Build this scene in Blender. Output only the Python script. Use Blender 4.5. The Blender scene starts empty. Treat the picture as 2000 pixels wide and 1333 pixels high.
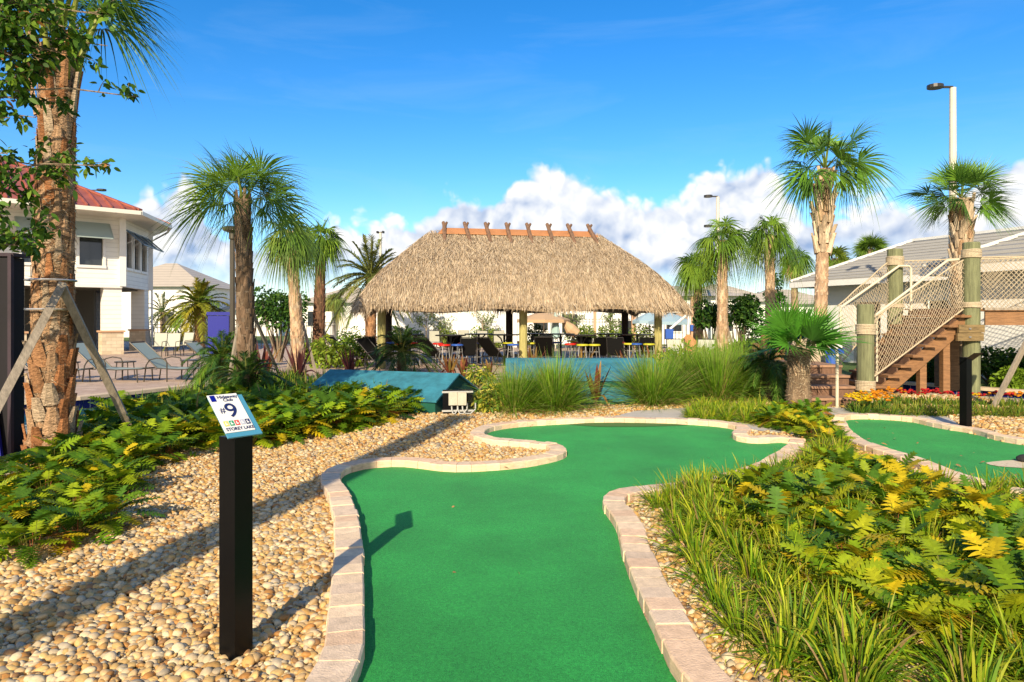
import bpy, math, random
import numpy as np
from mathutils import Vector, Matrix
from mathutils.geometry import tessellate_polygon
R = math.radians
rng = np.random.default_rng(7)
random.seed(7)
SC = bpy.context.scene
COL = SC.collection

# ------------------------------------------------------------------ camera, world, sun
F = 1333.33; HY = 622.0; CH = 1.62
cam_d = bpy.data.cameras.new("camera"); cam = bpy.data.objects.new("camera", cam_d); COL.objects.link(cam)
cam.location = (0, 0, CH); cam.rotation_euler = (R(90), 0, 0)
cam_d.sensor_width = 36; cam_d.lens = 24.0; cam_d.shift_y = -(666.5-HY)/2000.0
cam_d.clip_start = 0.05; cam_d.clip_end = 3000
SC.camera = cam
SC.view_settings.view_transform = 'Standard'; SC.view_settings.look = 'None'
SC.view_settings.exposure = 0.5; SC.view_settings.gamma = 1
SUN_AZ, SUN_EL = 12.5, 27.5
sl = bpy.data.lights.new("sun", 'SUN'); sl.energy = 5.0; sl.angle = R(0.5); sl.color = (1.0, 0.84, 0.60)
so = bpy.data.objects.new("sun", sl); COL.objects.link(so); so.location = (-3, -12, 9)
dvec = Vector((math.sin(R(SUN_AZ))*math.cos(R(SUN_EL)), math.cos(R(SUN_AZ))*math.cos(R(SUN_EL)), -math.sin(R(SUN_EL))))
so.rotation_euler = dvec.to_track_quat('-Z', 'Y').to_euler()

def build_world():
    w = bpy.data.worlds.new("World"); SC.world = w; w.use_nodes = True
    nt = w.node_tree; N = nt.nodes; Lk = nt.links
    for n in list(N): N.remove(n)
    def mth(op, a, b=None, c=None, clamp=False):
        n = N.new('ShaderNodeMath'); n.operation = op; n.use_clamp = clamp
        for i, x in enumerate((a, b, c)):
            if x is None: continue
            if isinstance(x, (int, float)): n.inputs[i].default_value = x
            else: Lk.new(x, n.inputs[i])
        return n.outputs[0]
    out = N.new('ShaderNodeOutputWorld'); bg = N.new('ShaderNodeBackground'); bg.inputs[1].default_value = 0.085
    Lk.new(bg.outputs[0], out.inputs[0])
    sky = N.new('ShaderNodeTexSky'); sky.sky_type = 'NISHITA'; sky.sun_disc = False
    sky.sun_elevation = R(SUN_EL); sky.sun_rotation = R(180+SUN_AZ)
    sky.air_density = 1.0; sky.dust_density = 0.15; sky.ozone_density = 4.0
    hs = N.new('ShaderNodeHueSaturation'); hs.inputs['Saturation'].default_value = 1.33; hs.inputs['Value'].default_value = 1.66
    hs.inputs['Hue'].default_value = 0.504
    Lk.new(sky.outputs[0], hs.inputs['Color'])
    tc = N.new('ShaderNodeTexCoord'); sx = N.new('ShaderNodeSeparateXYZ'); Lk.new(tc.outputs['Generated'], sx.inputs[0])
    x, y, z = sx.outputs
    az = mth('ARCTAN2', x, y)
    el = mth('DIVIDE', z, mth('SQRT', mth('ADD', mth('MULTIPLY', x, x), mth('MULTIPLY', y, y))))
    pts = [(-600, 420), (0, 330), (150, 430), (230, 430), (290, 352), (360, 350), (420, 480), (560, 500), (640, 440), (690, 402), (760, 412),
           (830, 415), (890, 362), (960, 378), (1000, 345), (1060, 318), (1110, 325), (1160, 352), (1260, 370), (1340, 352),
           (1400, 306), (1460, 300), (1520, 330), (1570, 385), (1630, 390), (1700, 372), (1800, 400), (1880, 380), (1950, 322), (2060, 330), (2400, 420)]
    fc = N.new('ShaderNodeFloatCurve'); cur = fc.mapping.curves[0]
    def to01(a): return (a+1.1)/2.2
    data = [(0, 0.4), (1, 0.4)]
    for px, py in pts:
        a = math.atan((px-1000)/F); e = (HY-py)/F*math.cos(a)
        data.append((to01(a), e*2.0))
    data.sort()
    while len(cur.points) < len(data): cur.points.new(0.5, 0.5)
    for p, (u, v) in zip(cur.points, data): p.location = (u, v); p.handle_type = 'AUTO_CLAMPED'
    fc.mapping.update()
    Lk.new(mth('DIVIDE', mth('ADD', az, 1.1), 2.2), fc.inputs['Value'])
    prof = mth('ADD', mth('MULTIPLY', fc.outputs[0], 0.5), 0.012)
    def noise(scale, detail, rough, vec=None, dist=0.0):
        n = N.new('ShaderNodeTexNoise'); n.inputs['Scale'].default_value = scale; n.inputs['Detail'].default_value = detail
        n.inputs['Roughness'].default_value = rough; n.inputs['Distortion'].default_value = dist
        Lk.new(vec if vec is not None else tc.outputs['Generated'], n.inputs['Vector']); return n.outputs['Fac']
    n2 = noise(7, 3, 0.5)
    def puff(off):
        if off is None: v = tc.outputs['Generated']
        else:
            m_ = N.new('ShaderNodeMapping'); m_.inputs['Location'].default_value = off; Lk.new(tc.outputs['Generated'], m_.inputs['Vector']); v = m_.outputs[0]
        wn = N.new('ShaderNodeTexNoise'); wn.inputs['Scale'].default_value = 20; wn.inputs['Detail'].default_value = 2; Lk.new(v, wn.inputs['Vector'])
        wa = N.new('ShaderNodeVectorMath'); wa.operation = 'MULTIPLY_ADD'; Lk.new(wn.outputs['Color'], wa.inputs[0]); wa.inputs[1].default_value = (.05,)*3; Lk.new(v, wa.inputs[2])
        tot = None
        for sc_, am in ((9, .075), (21, .034), (47, .016), (100, .007))[:4 if off is None else 3]:
            vo = N.new('ShaderNodeTexVoronoi'); vo.feature = 'F1'; vo.inputs['Scale'].default_value = sc_
            Lk.new(wa.outputs[0], vo.inputs['Vector']); q = mth('MULTIPLY', mth('SUBTRACT', 0.45, vo.outputs['Distance']), am)
            tot = q if tot is None else mth('ADD', tot, q)
        return mth('ADD', tot, mth('MULTIPLY', mth('SUBTRACT', noise(60, 2, .6, v), .5), .012))
    bump = puff(None)
    depth = mth('SUBTRACT', mth('ADD', prof, bump), el)
    mr = N.new('ShaderNodeMapRange'); mr.interpolation_type = 'SMOOTHSTEP'
    mr.inputs['From Min'].default_value = 0.0; mr.inputs['From Max'].default_value = 0.02
    Lk.new(depth, mr.inputs['Value'])
    # thin the lower deck so that blue shows between the bases and the horizon
    low = N.new('ShaderNodeMapRange'); low.interpolation_type = 'SMOOTHSTEP'
    low.inputs['From Min'].default_value = 0.02; low.inputs['From Max'].default_value = 0.105
    low.inputs['To Min'].default_value = 0.15; low.inputs['To Max'].default_value = 1.0
    Lk.new(mth('ADD', el, mth('MULTIPLY', mth('SUBTRACT', n2, 0.5), 0.16)), low.inputs['Value'])
    fac = mth('MULTIPLY', mr.outputs[0], low.outputs[0])
    # self shading of the cloud: lumps lit from the upper left, flat grey-blue undersides
    lump = mth('MULTIPLY', mth('SUBTRACT', puff((0.008, 0, -0.012)), bump), -22.0)
    base = N.new('ShaderNodeMapRange'); base.interpolation_type = 'SMOOTHSTEP'
    base.inputs['From Min'].default_value = 0.03; base.inputs['From Max'].default_value = 0.16
    Lk.new(mth('ADD', el, mth('MULTIPLY', mth('SUBTRACT', n2, 0.5), 0.22)), base.inputs['Value'])
    sh = mth('ADD', mth('ADD', mth('MULTIPLY', base.outputs[0], 0.62), 0.2), lump, clamp=True)
    cr = N.new('ShaderNodeValToRGB'); e = cr.color_ramp.elements
    e[0].position = 0; e[0].color = (2.9, 4.0, 6.2, 1); e[1].position = 1; e[1].color = (9.6, 9.5, 9.3, 1)
    m = cr.color_ramp.elements.new(0.5); m.color = (6.2, 6.8, 7.9, 1)
    Lk.new(sh, cr.inputs[0])
    # faint high wisps
    mp2 = N.new('ShaderNodeMapping'); mp2.inputs['Scale'].default_value = (1.2, 1.2, 7); Lk.new(tc.outputs['Generated'], mp2.inputs['Vector'])
    n3 = noise(2.6, 6, 0.6, mp2.outputs[0], 0.6)
    wis = N.new('ShaderNodeMapRange'); wis.inputs['From Min'].default_value = 0.5; wis.inputs['From Max'].default_value = 0.85
    wis.inputs['To Max'].default_value = 0.16; Lk.new(n3, wis.inputs['Value'])
    mixw = N.new('ShaderNodeMix'); mixw.data_type = 'RGBA'; Lk.new(wis.outputs[0], mixw.inputs[0]); Lk.new(hs.outputs[0], mixw.inputs[6])
    mixw.inputs[7].default_value = (4.5, 6.5, 9, 1)
    mix = N.new('ShaderNodeMix'); mix.data_type = 'RGBA'; Lk.new(fac, mix.inputs[0]); Lk.new(mixw.outputs[2], mix.inputs[6]); Lk.new(cr.outputs[0], mix.inputs[7])
    Lk.new(mix.outputs[2], bg.inputs[0])
build_world()

# ------------------------------------------------------------------ helpers
def G(px, py, z=0.0):
    Y = F*(CH-z)/(py-HY); return ((px-1000)/F*Y, Y, z)
def G2(px, py): return G(px, py)[:2]
def P(px, py, Y): return ((px-1000)/F*Y, Y, CH-(py-HY)/F*Y)
def PX(px, Y): return (px-1000)/F*Y
def ZY(py, Y): return CH-(py-HY)/F*Y
def inside(poly, pts):
    pts = np.asarray(pts); x, y = pts[:, 0], pts[:, 1]; c = np.zeros(len(pts), bool); n = len(poly)
    for i in range(n):
        x1, y1 = poly[i][:2]; x2, y2 = poly[(i+1) % n][:2]
        if y1 == y2: continue
        m = ((y1 > y) != (y2 > y)) & (x < (x2-x1)*(y-y1)/(y2-y1)+x1); c ^= m
    return c
def nrm(a):
    a = np.asarray(a, float); return a/np.maximum(np.linalg.norm(a, axis=-1, keepdims=True), 1e-9)
ORI = {}
class Geo:
    def __init__(s): s.V = []; s.Fs = []; s.C = []; s.n = 0
    def add(s, V, Fc, c=(1, 1, 1)):
        V = np.asarray(V, float).reshape(-1, 3); c = np.asarray(c, float)
        if isinstance(Fc, list) and isinstance(Fc[0], list): Fc = np.array(Fc)
        if c.ndim == 1: c = np.tile(c, (len(V), 1))
        s.V.append(V); s.C.append(c)
        for f in (Fc if isinstance(Fc, list) else [Fc]): s.Fs.append(np.asarray(f, int)+s.n)
        s.n += len(V); return s
    def box(s, c, size, rz=0.0, col=(1, 1, 1), tilt=None):
        x, y, z = np.array(size)/2.0
        V = np.array([[-x, -y, -z], [x, -y, -z], [x, y, -z], [-x, y, -z], [-x, -y, z], [x, -y, z], [x, y, z], [-x, y, z]])
        if tilt is not None: V = V @ np.array(Matrix.Rotation(tilt[0], 3, tilt[1])).T
        ca, sa = math.cos(rz), math.sin(rz)
        V = V @ np.array([[ca, sa, 0], [-sa, ca, 0], [0, 0, 1]])+np.array(c)
        return s.add(V, BOXF, col)
    def beam(s, a, b, w, h, col=(1, 1, 1), roll=0.0):
        a = np.array(a, float); b = np.array(b, float); d = b-a; L = np.linalg.norm(d); d /= L
        up = np.array([0, 0, 1.0]) if abs(d[2]) < 0.95 else np.array([0, 1.0, 0])
        x = nrm(np.cross(d, up)); z = np.cross(x, d)
        if roll: x, z = x*math.cos(roll)+z*math.sin(roll), z*math.cos(roll)-x*math.sin(roll)
        V = []
        for q in (a, b):
            for i, j in ((-1, -1), (1, -1), (1, 1), (-1, 1)): V.append(q+x*w/2*i+z*h/2*j)
        return s.add(V, [[0, 1, 2, 3], [7, 6, 5, 4], [0, 4, 5, 1], [1, 5, 6, 2], [2, 6, 7, 3], [3, 7, 4, 0]], col)
    def tube(s, pts, r, n=8, col=(1, 1, 1), caps=True, colr=None):
        pts = np.asarray(pts, float); m = len(pts); r = np.broadcast_to(np.asarray(r, float), (m,)) if np.ndim(r) < 2 else r
        T = nrm(np.gradient(pts, axis=0)); ref = np.array([0.0, 0.0, 1.0])
        if abs(T[0] @ ref) > 0.9: ref = np.array([1.0, 0, 0])
        rings = []; x = nrm(np.cross(T[0], ref))
        for i in range(m):
            x = nrm(x-T[i]*(x @ T[i])); y = np.cross(T[i], x)
            a = np.linspace(0, 2*math.pi, n, endpoint=False)
            rings.append(pts[i]+(np.cos(a)[:, None]*x+np.sin(a)[:, None]*y)*np.asarray(r[i]).reshape(-1, 1))
        V = np.concatenate(rings); f = []
        for i in range(m-1):
            for j in range(n):
                k = (j+1) % n; f.append([i*n+j, i*n+k, (i+1)*n+k, (i+1)*n+j])
        fs = [np.array(f)]
        if caps: fs += [np.array([list(range(n))[::-1]]), np.array([list(range((m-1)*n, m*n))])]
        return s.add(V, fs, col)
    def cyl(s, c, r, h, n=12, col=(1, 1, 1), r2=None):
        c = np.array(c, float); return s.tube([c, c+np.array([0, 0, h])], [r, r if r2 is None else r2], n, col)
    def quad(s, a, b, c, d, col=(1, 1, 1)): return s.add([a, b, c, d], np.array([[0, 1, 2, 3]]), col)
    def prism(s, poly, z0, z1, col=(1, 1, 1)):
        n = len(poly); V = [(p[0], p[1], z0) for p in poly]+[(p[0], p[1], z1) for p in poly]
        t = np.array(tessellate_polygon([[Vector((p[0], p[1], 0)) for p in poly]]))
        area = sum(poly[i][0]*poly[(i+1) % n][1]-poly[(i+1) % n][0]*poly[i][1] for i in range(n))
        q = [[i, (i+1) % n, n+(i+1) % n, n+i] if area > 0 else [i, n+i, n+(i+1) % n, (i+1) % n] for i in range(n)]
        return s.add(V, [t+n, t[:, ::-1], np.array(q)], col)
    def lathe(s, prof, c=(0, 0, 0), n=16, col=(1, 1, 1)):
        V = []; f = []; c = np.array(c, float)
        for r, z in prof:
            for j in range(n):
                a = 2*math.pi*j/n; V.append(c+np.array([r*math.cos(a), r*math.sin(a), z]))
        for i in range(len(prof)-1):
            for j in range(n):
                k = (j+1) % n; f.append([i*n+j, i*n+k, (i+1)*n+k, (i+1)*n+j])
        return s.add(V, [np.array(f)], col)
    def inst(s, T, Fc, M3, loc, cols):      # template T (m,3) placed N times
        V = np.einsum('mj,nij->nmi', T, M3)+loc[:, None, :]; N, m = V.shape[:2]
        c = np.repeat(cols, m, axis=0)
        fs = [(np.asarray(f)[None]+(np.arange(N)*m)[:, None, None]).reshape(-1, np.asarray(f).shape[1]) for f in Fc]
        return s.add(V.reshape(-1, 3), fs, c)
    def blades(s, p, d, L, W, droop, col, k=3, side=None, prof=None, tip=None, tw=0.0, up=0.0):
        p = np.asarray(p, float).reshape(-1, 3); d = nrm(np.asarray(d, float).reshape(-1, 3)); N = len(p)
        p = np.broadcast_to(p, (max(N, len(d)), 3)); N = len(p); d = np.broadcast_to(d, (N, 3))
        L = np.broadcast_to(np.asarray(L, float), (N,)); W = np.broadcast_to(np.asarray(W, float), (N,)); droop = np.broadcast_to(np.asarray(droop, float), (N,))
        if side is None:
            side = np.cross(d, [0, 0, 1.0]); bad = np.linalg.norm(side, axis=1) < 0.15
            side[bad] = nrm(rng.normal(size=(bad.sum(), 3)))
        side = nrm(np.broadcast_to(np.asarray(side, float), (N, 3)))
        if tw:
            a = rng.normal(0, tw, N)[:, None]; nn = np.cross(d, side); side = side*np.cos(a)+nn*np.sin(a)
        if prof is None: prof = [0.6, 1, 0.7, 0.05] if k == 3 else np.interp(np.linspace(0, 1, k+1), [0, .4, .8, 1], [.6, 1, .6, .04])
        t = np.linspace(0, 1, k+1)
        C = p[:, None]+d[:, None]*(L[:, None]*t)[..., None]
        C[..., 2] -= (droop*L)[:, None]*t**2
        w = (W[:, None]*np.asarray(prof)[None])[..., None]*0.5
        V = np.stack([C-side[:, None]*w, C+side[:, None]*w], axis=2).reshape(N, -1, 3)
        b = np.arange(k)*2; f = np.stack([b, b+1, b+3, b+2], 1)
        fs = (f[None]+(np.arange(N)*(2*k+2))[:, None, None]).reshape(-1, 4)
        col = np.broadcast_to(np.asarray(col, float), (N, 3)); tip_ = col if tip is None else np.broadcast_to(np.asarray(tip, float), (N, 3))
        tt = (t**2)[None, :, None]; cc = col[:, None]*(1-tt)+tip_[:, None]*tt; cc = np.repeat(cc, 2, axis=1).reshape(-1, 3)
        return s.add(V.reshape(-1, 3), fs, cc)
    def build(s, name, mat, parent=None, origin=None, smooth=False):
        V = np.concatenate(s.V) if s.V else np.zeros((0, 3)); C = np.concatenate(s.C)
        o = np.array(ORI.get(parent.name, (0, 0, 0)) if parent else (origin if origin is not None else (0, 0, 0)), float)
        V = V-o
        me = bpy.data.meshes.new(name); me.vertices.add(len(V)); me.vertices.foreach_set('co', V.astype(np.float32).ravel())
        tot = [np.full(len(f), f.shape[1] if f.ndim == 2 else 0) for f in s.Fs]; idx = np.concatenate([f.ravel() for f in s.Fs])
        tot = np.concatenate(tot); st = np.concatenate([[0], np.cumsum(tot)[:-1]])
        me.loops.add(len(idx)); me.loops.foreach_set('vertex_index', idx.astype(np.int32))
        me.polygons.add(len(tot)); me.polygons.foreach_set('loop_start', st.astype(np.int32)); me.polygons.foreach_set('loop_total', tot.astype(np.int32))
        me.polygons.foreach_set('use_smooth', np.full(len(tot), bool(smooth)))
        at = me.color_attributes.new('col', 'FLOAT_COLOR', 'POINT')
        at.data.foreach_set('color', np.concatenate([C, np.ones((len(C), 1))], 1).astype(np.float32).ravel())
        me.update(calc_edges=True); me.validate()
        me.materials.append(mat)
        ob = bpy.data.objects.new(name, me); COL.objects.link(ob)
        if parent: ob.parent = parent
        else: ob.location = tuple(o)
        ORI[ob.name] = tuple(o)
        return ob
BOXF = np.array([[0, 3, 2, 1], [4, 5, 6, 7], [0, 1, 5, 4], [1, 2, 6, 5], [2, 3, 7, 6], [3, 0, 4, 7]])
def tag(o, label, cat, group=None):
    o['label'] = label; o['category'] = cat
    if group: o['group'] = group
    return o
def thing(name, label, cat, loc=(0, 0, 0), group=None):
    o = bpy.data.objects.new(name, None); COL.objects.link(o); o.empty_display_size = 0.2
    o.location = loc; ORI[o.name] = tuple(loc); return tag(o, label, cat, group)
def struct(o): o['kind'] = 'structure'; return o
def dup(root, loc, rz=0.0, label=None, group=None, scale=1.0):
    r = root.copy(); COL.objects.link(r); r.location = loc; r.rotation_euler = (0, 0, rz); r.scale = (scale,)*3
    if label: r['label'] = label
    if group: r['group'] = group
    for ch in root.children:
        c = ch.copy(); COL.objects.link(c); c.parent = r
        for g in ch.children:
            d = g.copy(); COL.objects.link(d); d.parent = c
    return r
def place(root, loc, rz=0.0, label=None, group=None, scale=1.0, first=set()):
    if root.name not in first:
        first.add(root.name); root.location = loc; root.rotation_euler = (0, 0, rz); root.scale = (scale,)*3
        if label: root['label'] = label
        if group: root['group'] = group
        return root
    return dup(root, loc, rz, label, group, scale)

# ------------------------------------------------------------------ materials
def mat(name, base=(.5, .5, .5), rough=.7, attr=False, metal=0.0, spec=.5, noise=None, bump=None, trans=0.0, voro=None, coat=0.0, stretch=(1, 1, 1)):
    """noise = (scale, dark multiplier, light multiplier); bump = (scale, strength, distance)"""
    m = bpy.data.materials.new(name); m.use_nodes = True; nt = m.node_tree; N = nt.nodes; Lk = nt.links
    b = N['Principled BSDF']; b.inputs['Roughness'].default_value = rough; b.inputs['Metallic'].default_value = metal
    b.inputs['Specular IOR Level'].default_value = spec; b.inputs['Coat Weight'].default_value = coat
    tc = N.new('ShaderNodeTexCoord'); mp = N.new('ShaderNodeMapping'); mp.inputs['Scale'].default_value = stretch
    Lk.new(tc.outputs['Object'], mp.inputs['Vector'])
    if attr:
        a = N.new('ShaderNodeAttribute'); a.attribute_name = 'col'; c = a.outputs['Color']
    else:
        a = N.new('ShaderNodeRGB'); a.outputs[0].default_value = (*base, 1); c = a.outputs[0]
    if noise:
        n = N.new('ShaderNodeTexNoise'); n.inputs['Scale'].default_value = noise[0]; n.inputs['Detail'].default_value = 6; n.inputs['Roughness'].default_value = .65
        Lk.new(mp.outputs[0], n.inputs['Vector'])
        r = N.new('ShaderNodeMapRange'); r.inputs['From Min'].default_value = .3; r.inputs['From Max'].default_value = .7
        r.inputs['To Min'].default_value = noise[1]; r.inputs['To Max'].default_value = noise[2]; Lk.new(n.outputs['Fac'], r.inputs['Value'])
        mx = N.new('ShaderNodeVectorMath'); mx.operation = 'SCALE'; Lk.new(c, mx.inputs[0]); Lk.new(r.outputs[0], mx.inputs['Scale']); c = mx.outputs[0]
    Lk.new(c, b.inputs['Base Color'])
    if bump:
        n = N.new('ShaderNodeTexNoise'); n.inputs['Scale'].default_value = bump[0]; n.inputs['Detail'].default_value = 5
        Lk.new(mp.outputs[0], n.inputs['Vector'])
        bp = N.new('ShaderNodeBump'); bp.inputs['Strength'].default_value = bump[1]; bp.inputs['Distance'].default_value = bump[2]
        Lk.new(n.outputs['Fac'], bp.inputs['Height']); Lk.new(bp.outputs[0], b.inputs['Normal'])
    if trans > 0:
        tr = N.new('ShaderNodeBsdfTranslucent'); Lk.new(c, tr.inputs['Color']); ms = N.new('ShaderNodeMixShader'); ms.inputs[0].default_value = trans
        Lk.new(b.outputs[0], ms.inputs[1]); Lk.new(tr.outputs[0], ms.inputs[2]); Lk.new(ms.outputs[0], N['Material Output'].inputs['Surface'])
    return m
M = {}
M['leaf'] = mat('leaf', attr=True, rough=.55, spec=.22, trans=.28, noise=(9, .8, 1.2))
M['palmleaf'] = mat('palm_leaf', attr=True, rough=.45, spec=.3, trans=.2, noise=(6, .85, 1.15))
M['vcol'] = mat('painted_by_piece', attr=True, rough=.85, spec=.2, noise=(30, .8, 1.15), bump=(60, .4, .01))
M['pebble'] = mat('pebble', attr=True, rough=.6, spec=.35, noise=(70, .8, 1.15))
M['bark'] = mat('palm_bark', attr=True, rough=.9, spec=.15, noise=(14, .55, 1.35), bump=(25, .8, .03), stretch=(1, 1, .35))
M['thatch'] = mat('thatch', attr=True, rough=.8, spec=.2, noise=(3, .85, 1.12), trans=.1)
M['curb'] = mat('curb_stone', attr=True, rough=.9, spec=.05, noise=(16, .78, 1.12), bump=(90, .6, .008), stretch=(1, 1, 3))
M['blackpaint'] = mat('black_paint', (.0015, .0015, .002), rough=.35, spec=.22, noise=(4, .8, 1.4))
M['whitepaint'] = mat('white_paint', (.78, .77, .74), rough=.5, noise=(3, .93, 1.03))
M['whitewall'] = mat('white_wall', (.82, .81, .78), rough=.8, noise=(1.2, .93, 1.03), bump=(60, .2, .004))
M['cream'] = mat('cream_metal', (.62, .56, .42), rough=.45)
M['greenwood'] = mat('treated_green_wood', (.18, .19, .095), rough=.85, noise=(5, .55, 1.35), bump=(18, .5, .01), stretch=(4, 4, .4))
M['brownwood'] = mat('stained_wood', (.26, .13, .055), rough=.75, noise=(4, .6, 1.3), bump=(20, .4, .01), stretch=(1.2, 1.2, 9))
M['crosswood'] = mat('olive_brown_wood', (.19, .13, .055), rough=.8, noise=(5, .55, 1.4), bump=(20, .4, .01), stretch=(1, 5, 5))
M['greywood'] = mat('weathered_wood', (.30, .25, .19), rough=.85, noise=(6, .6, 1.35), bump=(30, .6, .01), stretch=(4, 4, .6))
M['stepwood'] = mat('step_timber', (.16, .085, .05), rough=.8, noise=(5, .6, 1.4), bump=(30, .6, .01), stretch=(6, 6, 1))
M['tikipost'] = mat('tiki_post', (.40, .36, .13), rough=.8, noise=(4, .6, 1.3), bump=(18, .5, .01), stretch=(4, 4, .5))
M['rope'] = mat('rope', (.50, .41, .28), rough=.9, noise=(40, .7, 1.2), bump=(200, .5, .004))
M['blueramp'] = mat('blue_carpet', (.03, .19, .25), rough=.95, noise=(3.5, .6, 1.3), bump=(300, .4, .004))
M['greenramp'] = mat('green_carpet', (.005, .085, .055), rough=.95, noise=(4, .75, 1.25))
M['electric'] = mat('electric_blue', (.0, .005, .24), rough=.5)
M['darkmetal'] = mat('dark_metal', (.035, .032, .03), rough=.4, metal=.3)
M['bronzemetal'] = mat('bronze_metal', (.10, .085, .065), rough=.35, metal=.5)
M['sling'] = mat('sling_fabric', (.30, .38, .36), rough=.8, noise=(120, .85, 1.1))
M['slingblack'] = mat('sling_black', (.006, .006, .006), rough=.85, spec=.15, noise=(120, .8, 1.3))
M['slingpale'] = mat('sling_pale', (.46, .46, .38), rough=.8, noise=(120, .85, 1.1))
M['greymetal'] = mat('grey_metal', (.30, .30, .30), rough=.4, metal=.5)
M['red'] = mat('red_seat', (.60, .02, .01), rough=.4); M['blue'] = mat('blue_seat', (.03, .10, .42), rough=.4)
M['yellow'] = mat('yellow_seat', (.52, .50, .03), rough=.4)
M['glassdark'] = mat('dark_glass', (.03, .035, .04), rough=.08, spec=.8)
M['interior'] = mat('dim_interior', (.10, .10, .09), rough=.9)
M['concrete'] = mat('concrete', (.50, .46, .40), rough=.9, noise=(5, .88, 1.08), bump=(90, .4, .004))
M['orange'] = mat('orange_ridge', (.40, .175, .07), rough=.75, noise=(3, .85, 1.15))
M['stick'] = mat('ridge_stick', (.16, .09, .055), rough=.9, noise=(9, .6, 1.5), bump=(20, .6, .01))
M['boxmetal'] = mat('switch_box', (.50, .46, .36), rough=.5, noise=(8, .85, 1.1))
M['pipe'] = mat('conduit', (.42, .42, .40), rough=.5)
M['shutter'] = mat('shutter_paint', (.30, .37, .36), rough=.55)
M['shutterblue'] = mat('shutter_blue', (.06, .12, .20), rough=.45)
M['gutter'] = mat('gutter', (.72, .69, .60), rough=.45)
M['lampgrey'] = mat('lamp_pole_paint', (.60, .56, .47), rough=.5, noise=(2, .9, 1.08))
M['tan'] = mat('umbrella_tan', (.56, .38, .22), rough=.8, trans=.15); M['teal'] = mat('umbrella_teal', (.36, .52, .50), rough=.8, trans=.15)
M['palebluecloth'] = mat('umbrella_blue', (.34, .48, .56), rough=.8, trans=.15)
M['braidtan'] = mat('wicker', (.46, .23, .10), rough=.8, noise=(30, .7, 1.3))
M['signwhite'] = mat('sign_white', (.74, .74, .70), rough=.35); M['signblue'] = mat('sign_blue', (.07, .27, .40), rough=.35)
M['ink'] = mat('ink', (.012, .02, .10), rough=.5); M['inkred'] = mat('ink_red', (.62, .06, .04), rough=.5)
M['inkgreen'] = mat('ink_green', (.02, .30, .13), rough=.5); M['inkyellow'] = mat('ink_yellow', (.75, .60, .12), rough=.5); M['inkgrey'] = mat('ink_grey', (.45, .47, .55), rough=.5)
M['rock'] = mat('stacked_rock', attr=True, rough=.9, noise=(20, .7, 1.2), bump=(40, .6, .02))
M['sand'] = mat('sand', (.66, .55, .38), rough=.95, noise=(40, .8, 1.1), bump=(60, .5, .01))

def turf_mat():
    m = bpy.data.materials.new('putting_turf'); m.use_nodes = True; N = m.node_tree.nodes; L = m.node_tree.links; b = N['Principled BSDF']
    tc = N.new('ShaderNodeTexCoord')
    def nz(s, d=4, r=.6):
        n = N.new('ShaderNodeTexNoise'); n.inputs['Scale'].default_value = s; n.inputs['Detail'].default_value = d; n.inputs['Roughness'].default_value = r
        L.new(tc.outputs['Object'], n.inputs['Vector']); return n
    a = nz(170, 4, .8); c = nz(.9, 5, .6); e = nz(60, 3, .7)
    cr = N.new('ShaderNodeValToRGB'); cr.color_ramp.elements[0].position = .36; cr.color_ramp.elements[1].position = .64
    cr.color_ramp.elements[0].color = (.002, .10, .018, 1); cr.color_ramp.elements[1].color = (.036, .43, .066, 1)
    s = N.new('ShaderNodeMath'); s.operation = 'ADD'; L.new(a.outputs[0], s.inputs[0])
    s2 = N.new('ShaderNodeMath'); s2.operation = 'MULTIPLY_ADD'; L.new(e.outputs[0], s2.inputs[0]); s2.inputs[1].default_value = .35; s2.inputs[2].default_value = -.175
    L.new(s2.outputs[0], s.inputs[1]); L.new(s.outputs[0], cr.inputs[0])
    hs = N.new('ShaderNodeHueSaturation'); mr = N.new('ShaderNodeMapRange'); mr.inputs['To Min'].default_value = .72; mr.inputs['To Max'].default_value = 1.25
    mr.inputs['From Min'].default_value = .3; mr.inputs['From Max'].default_value = .7
    L.new(c.outputs[0], mr.inputs[0]); L.new(mr.outputs[0], hs.inputs['Value']); L.new(cr.outputs[0], hs.inputs['Color']); L.new(hs.outputs[0], b.inputs['Base Color'])
    b.inputs['Roughness'].default_value = .75; b.inputs['Specular IOR Level'].default_value = .25
    b.inputs['Sheen Weight'].default_value = .12; b.inputs['Sheen Roughness'].default_value = .5; b.inputs['Sheen Tint'].default_value = (.25, .8, .4, 1)
    bp = N.new('ShaderNodeBump'); bp.inputs['Strength'].default_value = .7; bp.inputs['Distance'].default_value = .006; L.new(a.outputs[0], bp.inputs['Height']); L.new(bp.outputs[0], b.inputs['Normal'])
    return m
M['turf'] = turf_mat()
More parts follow.
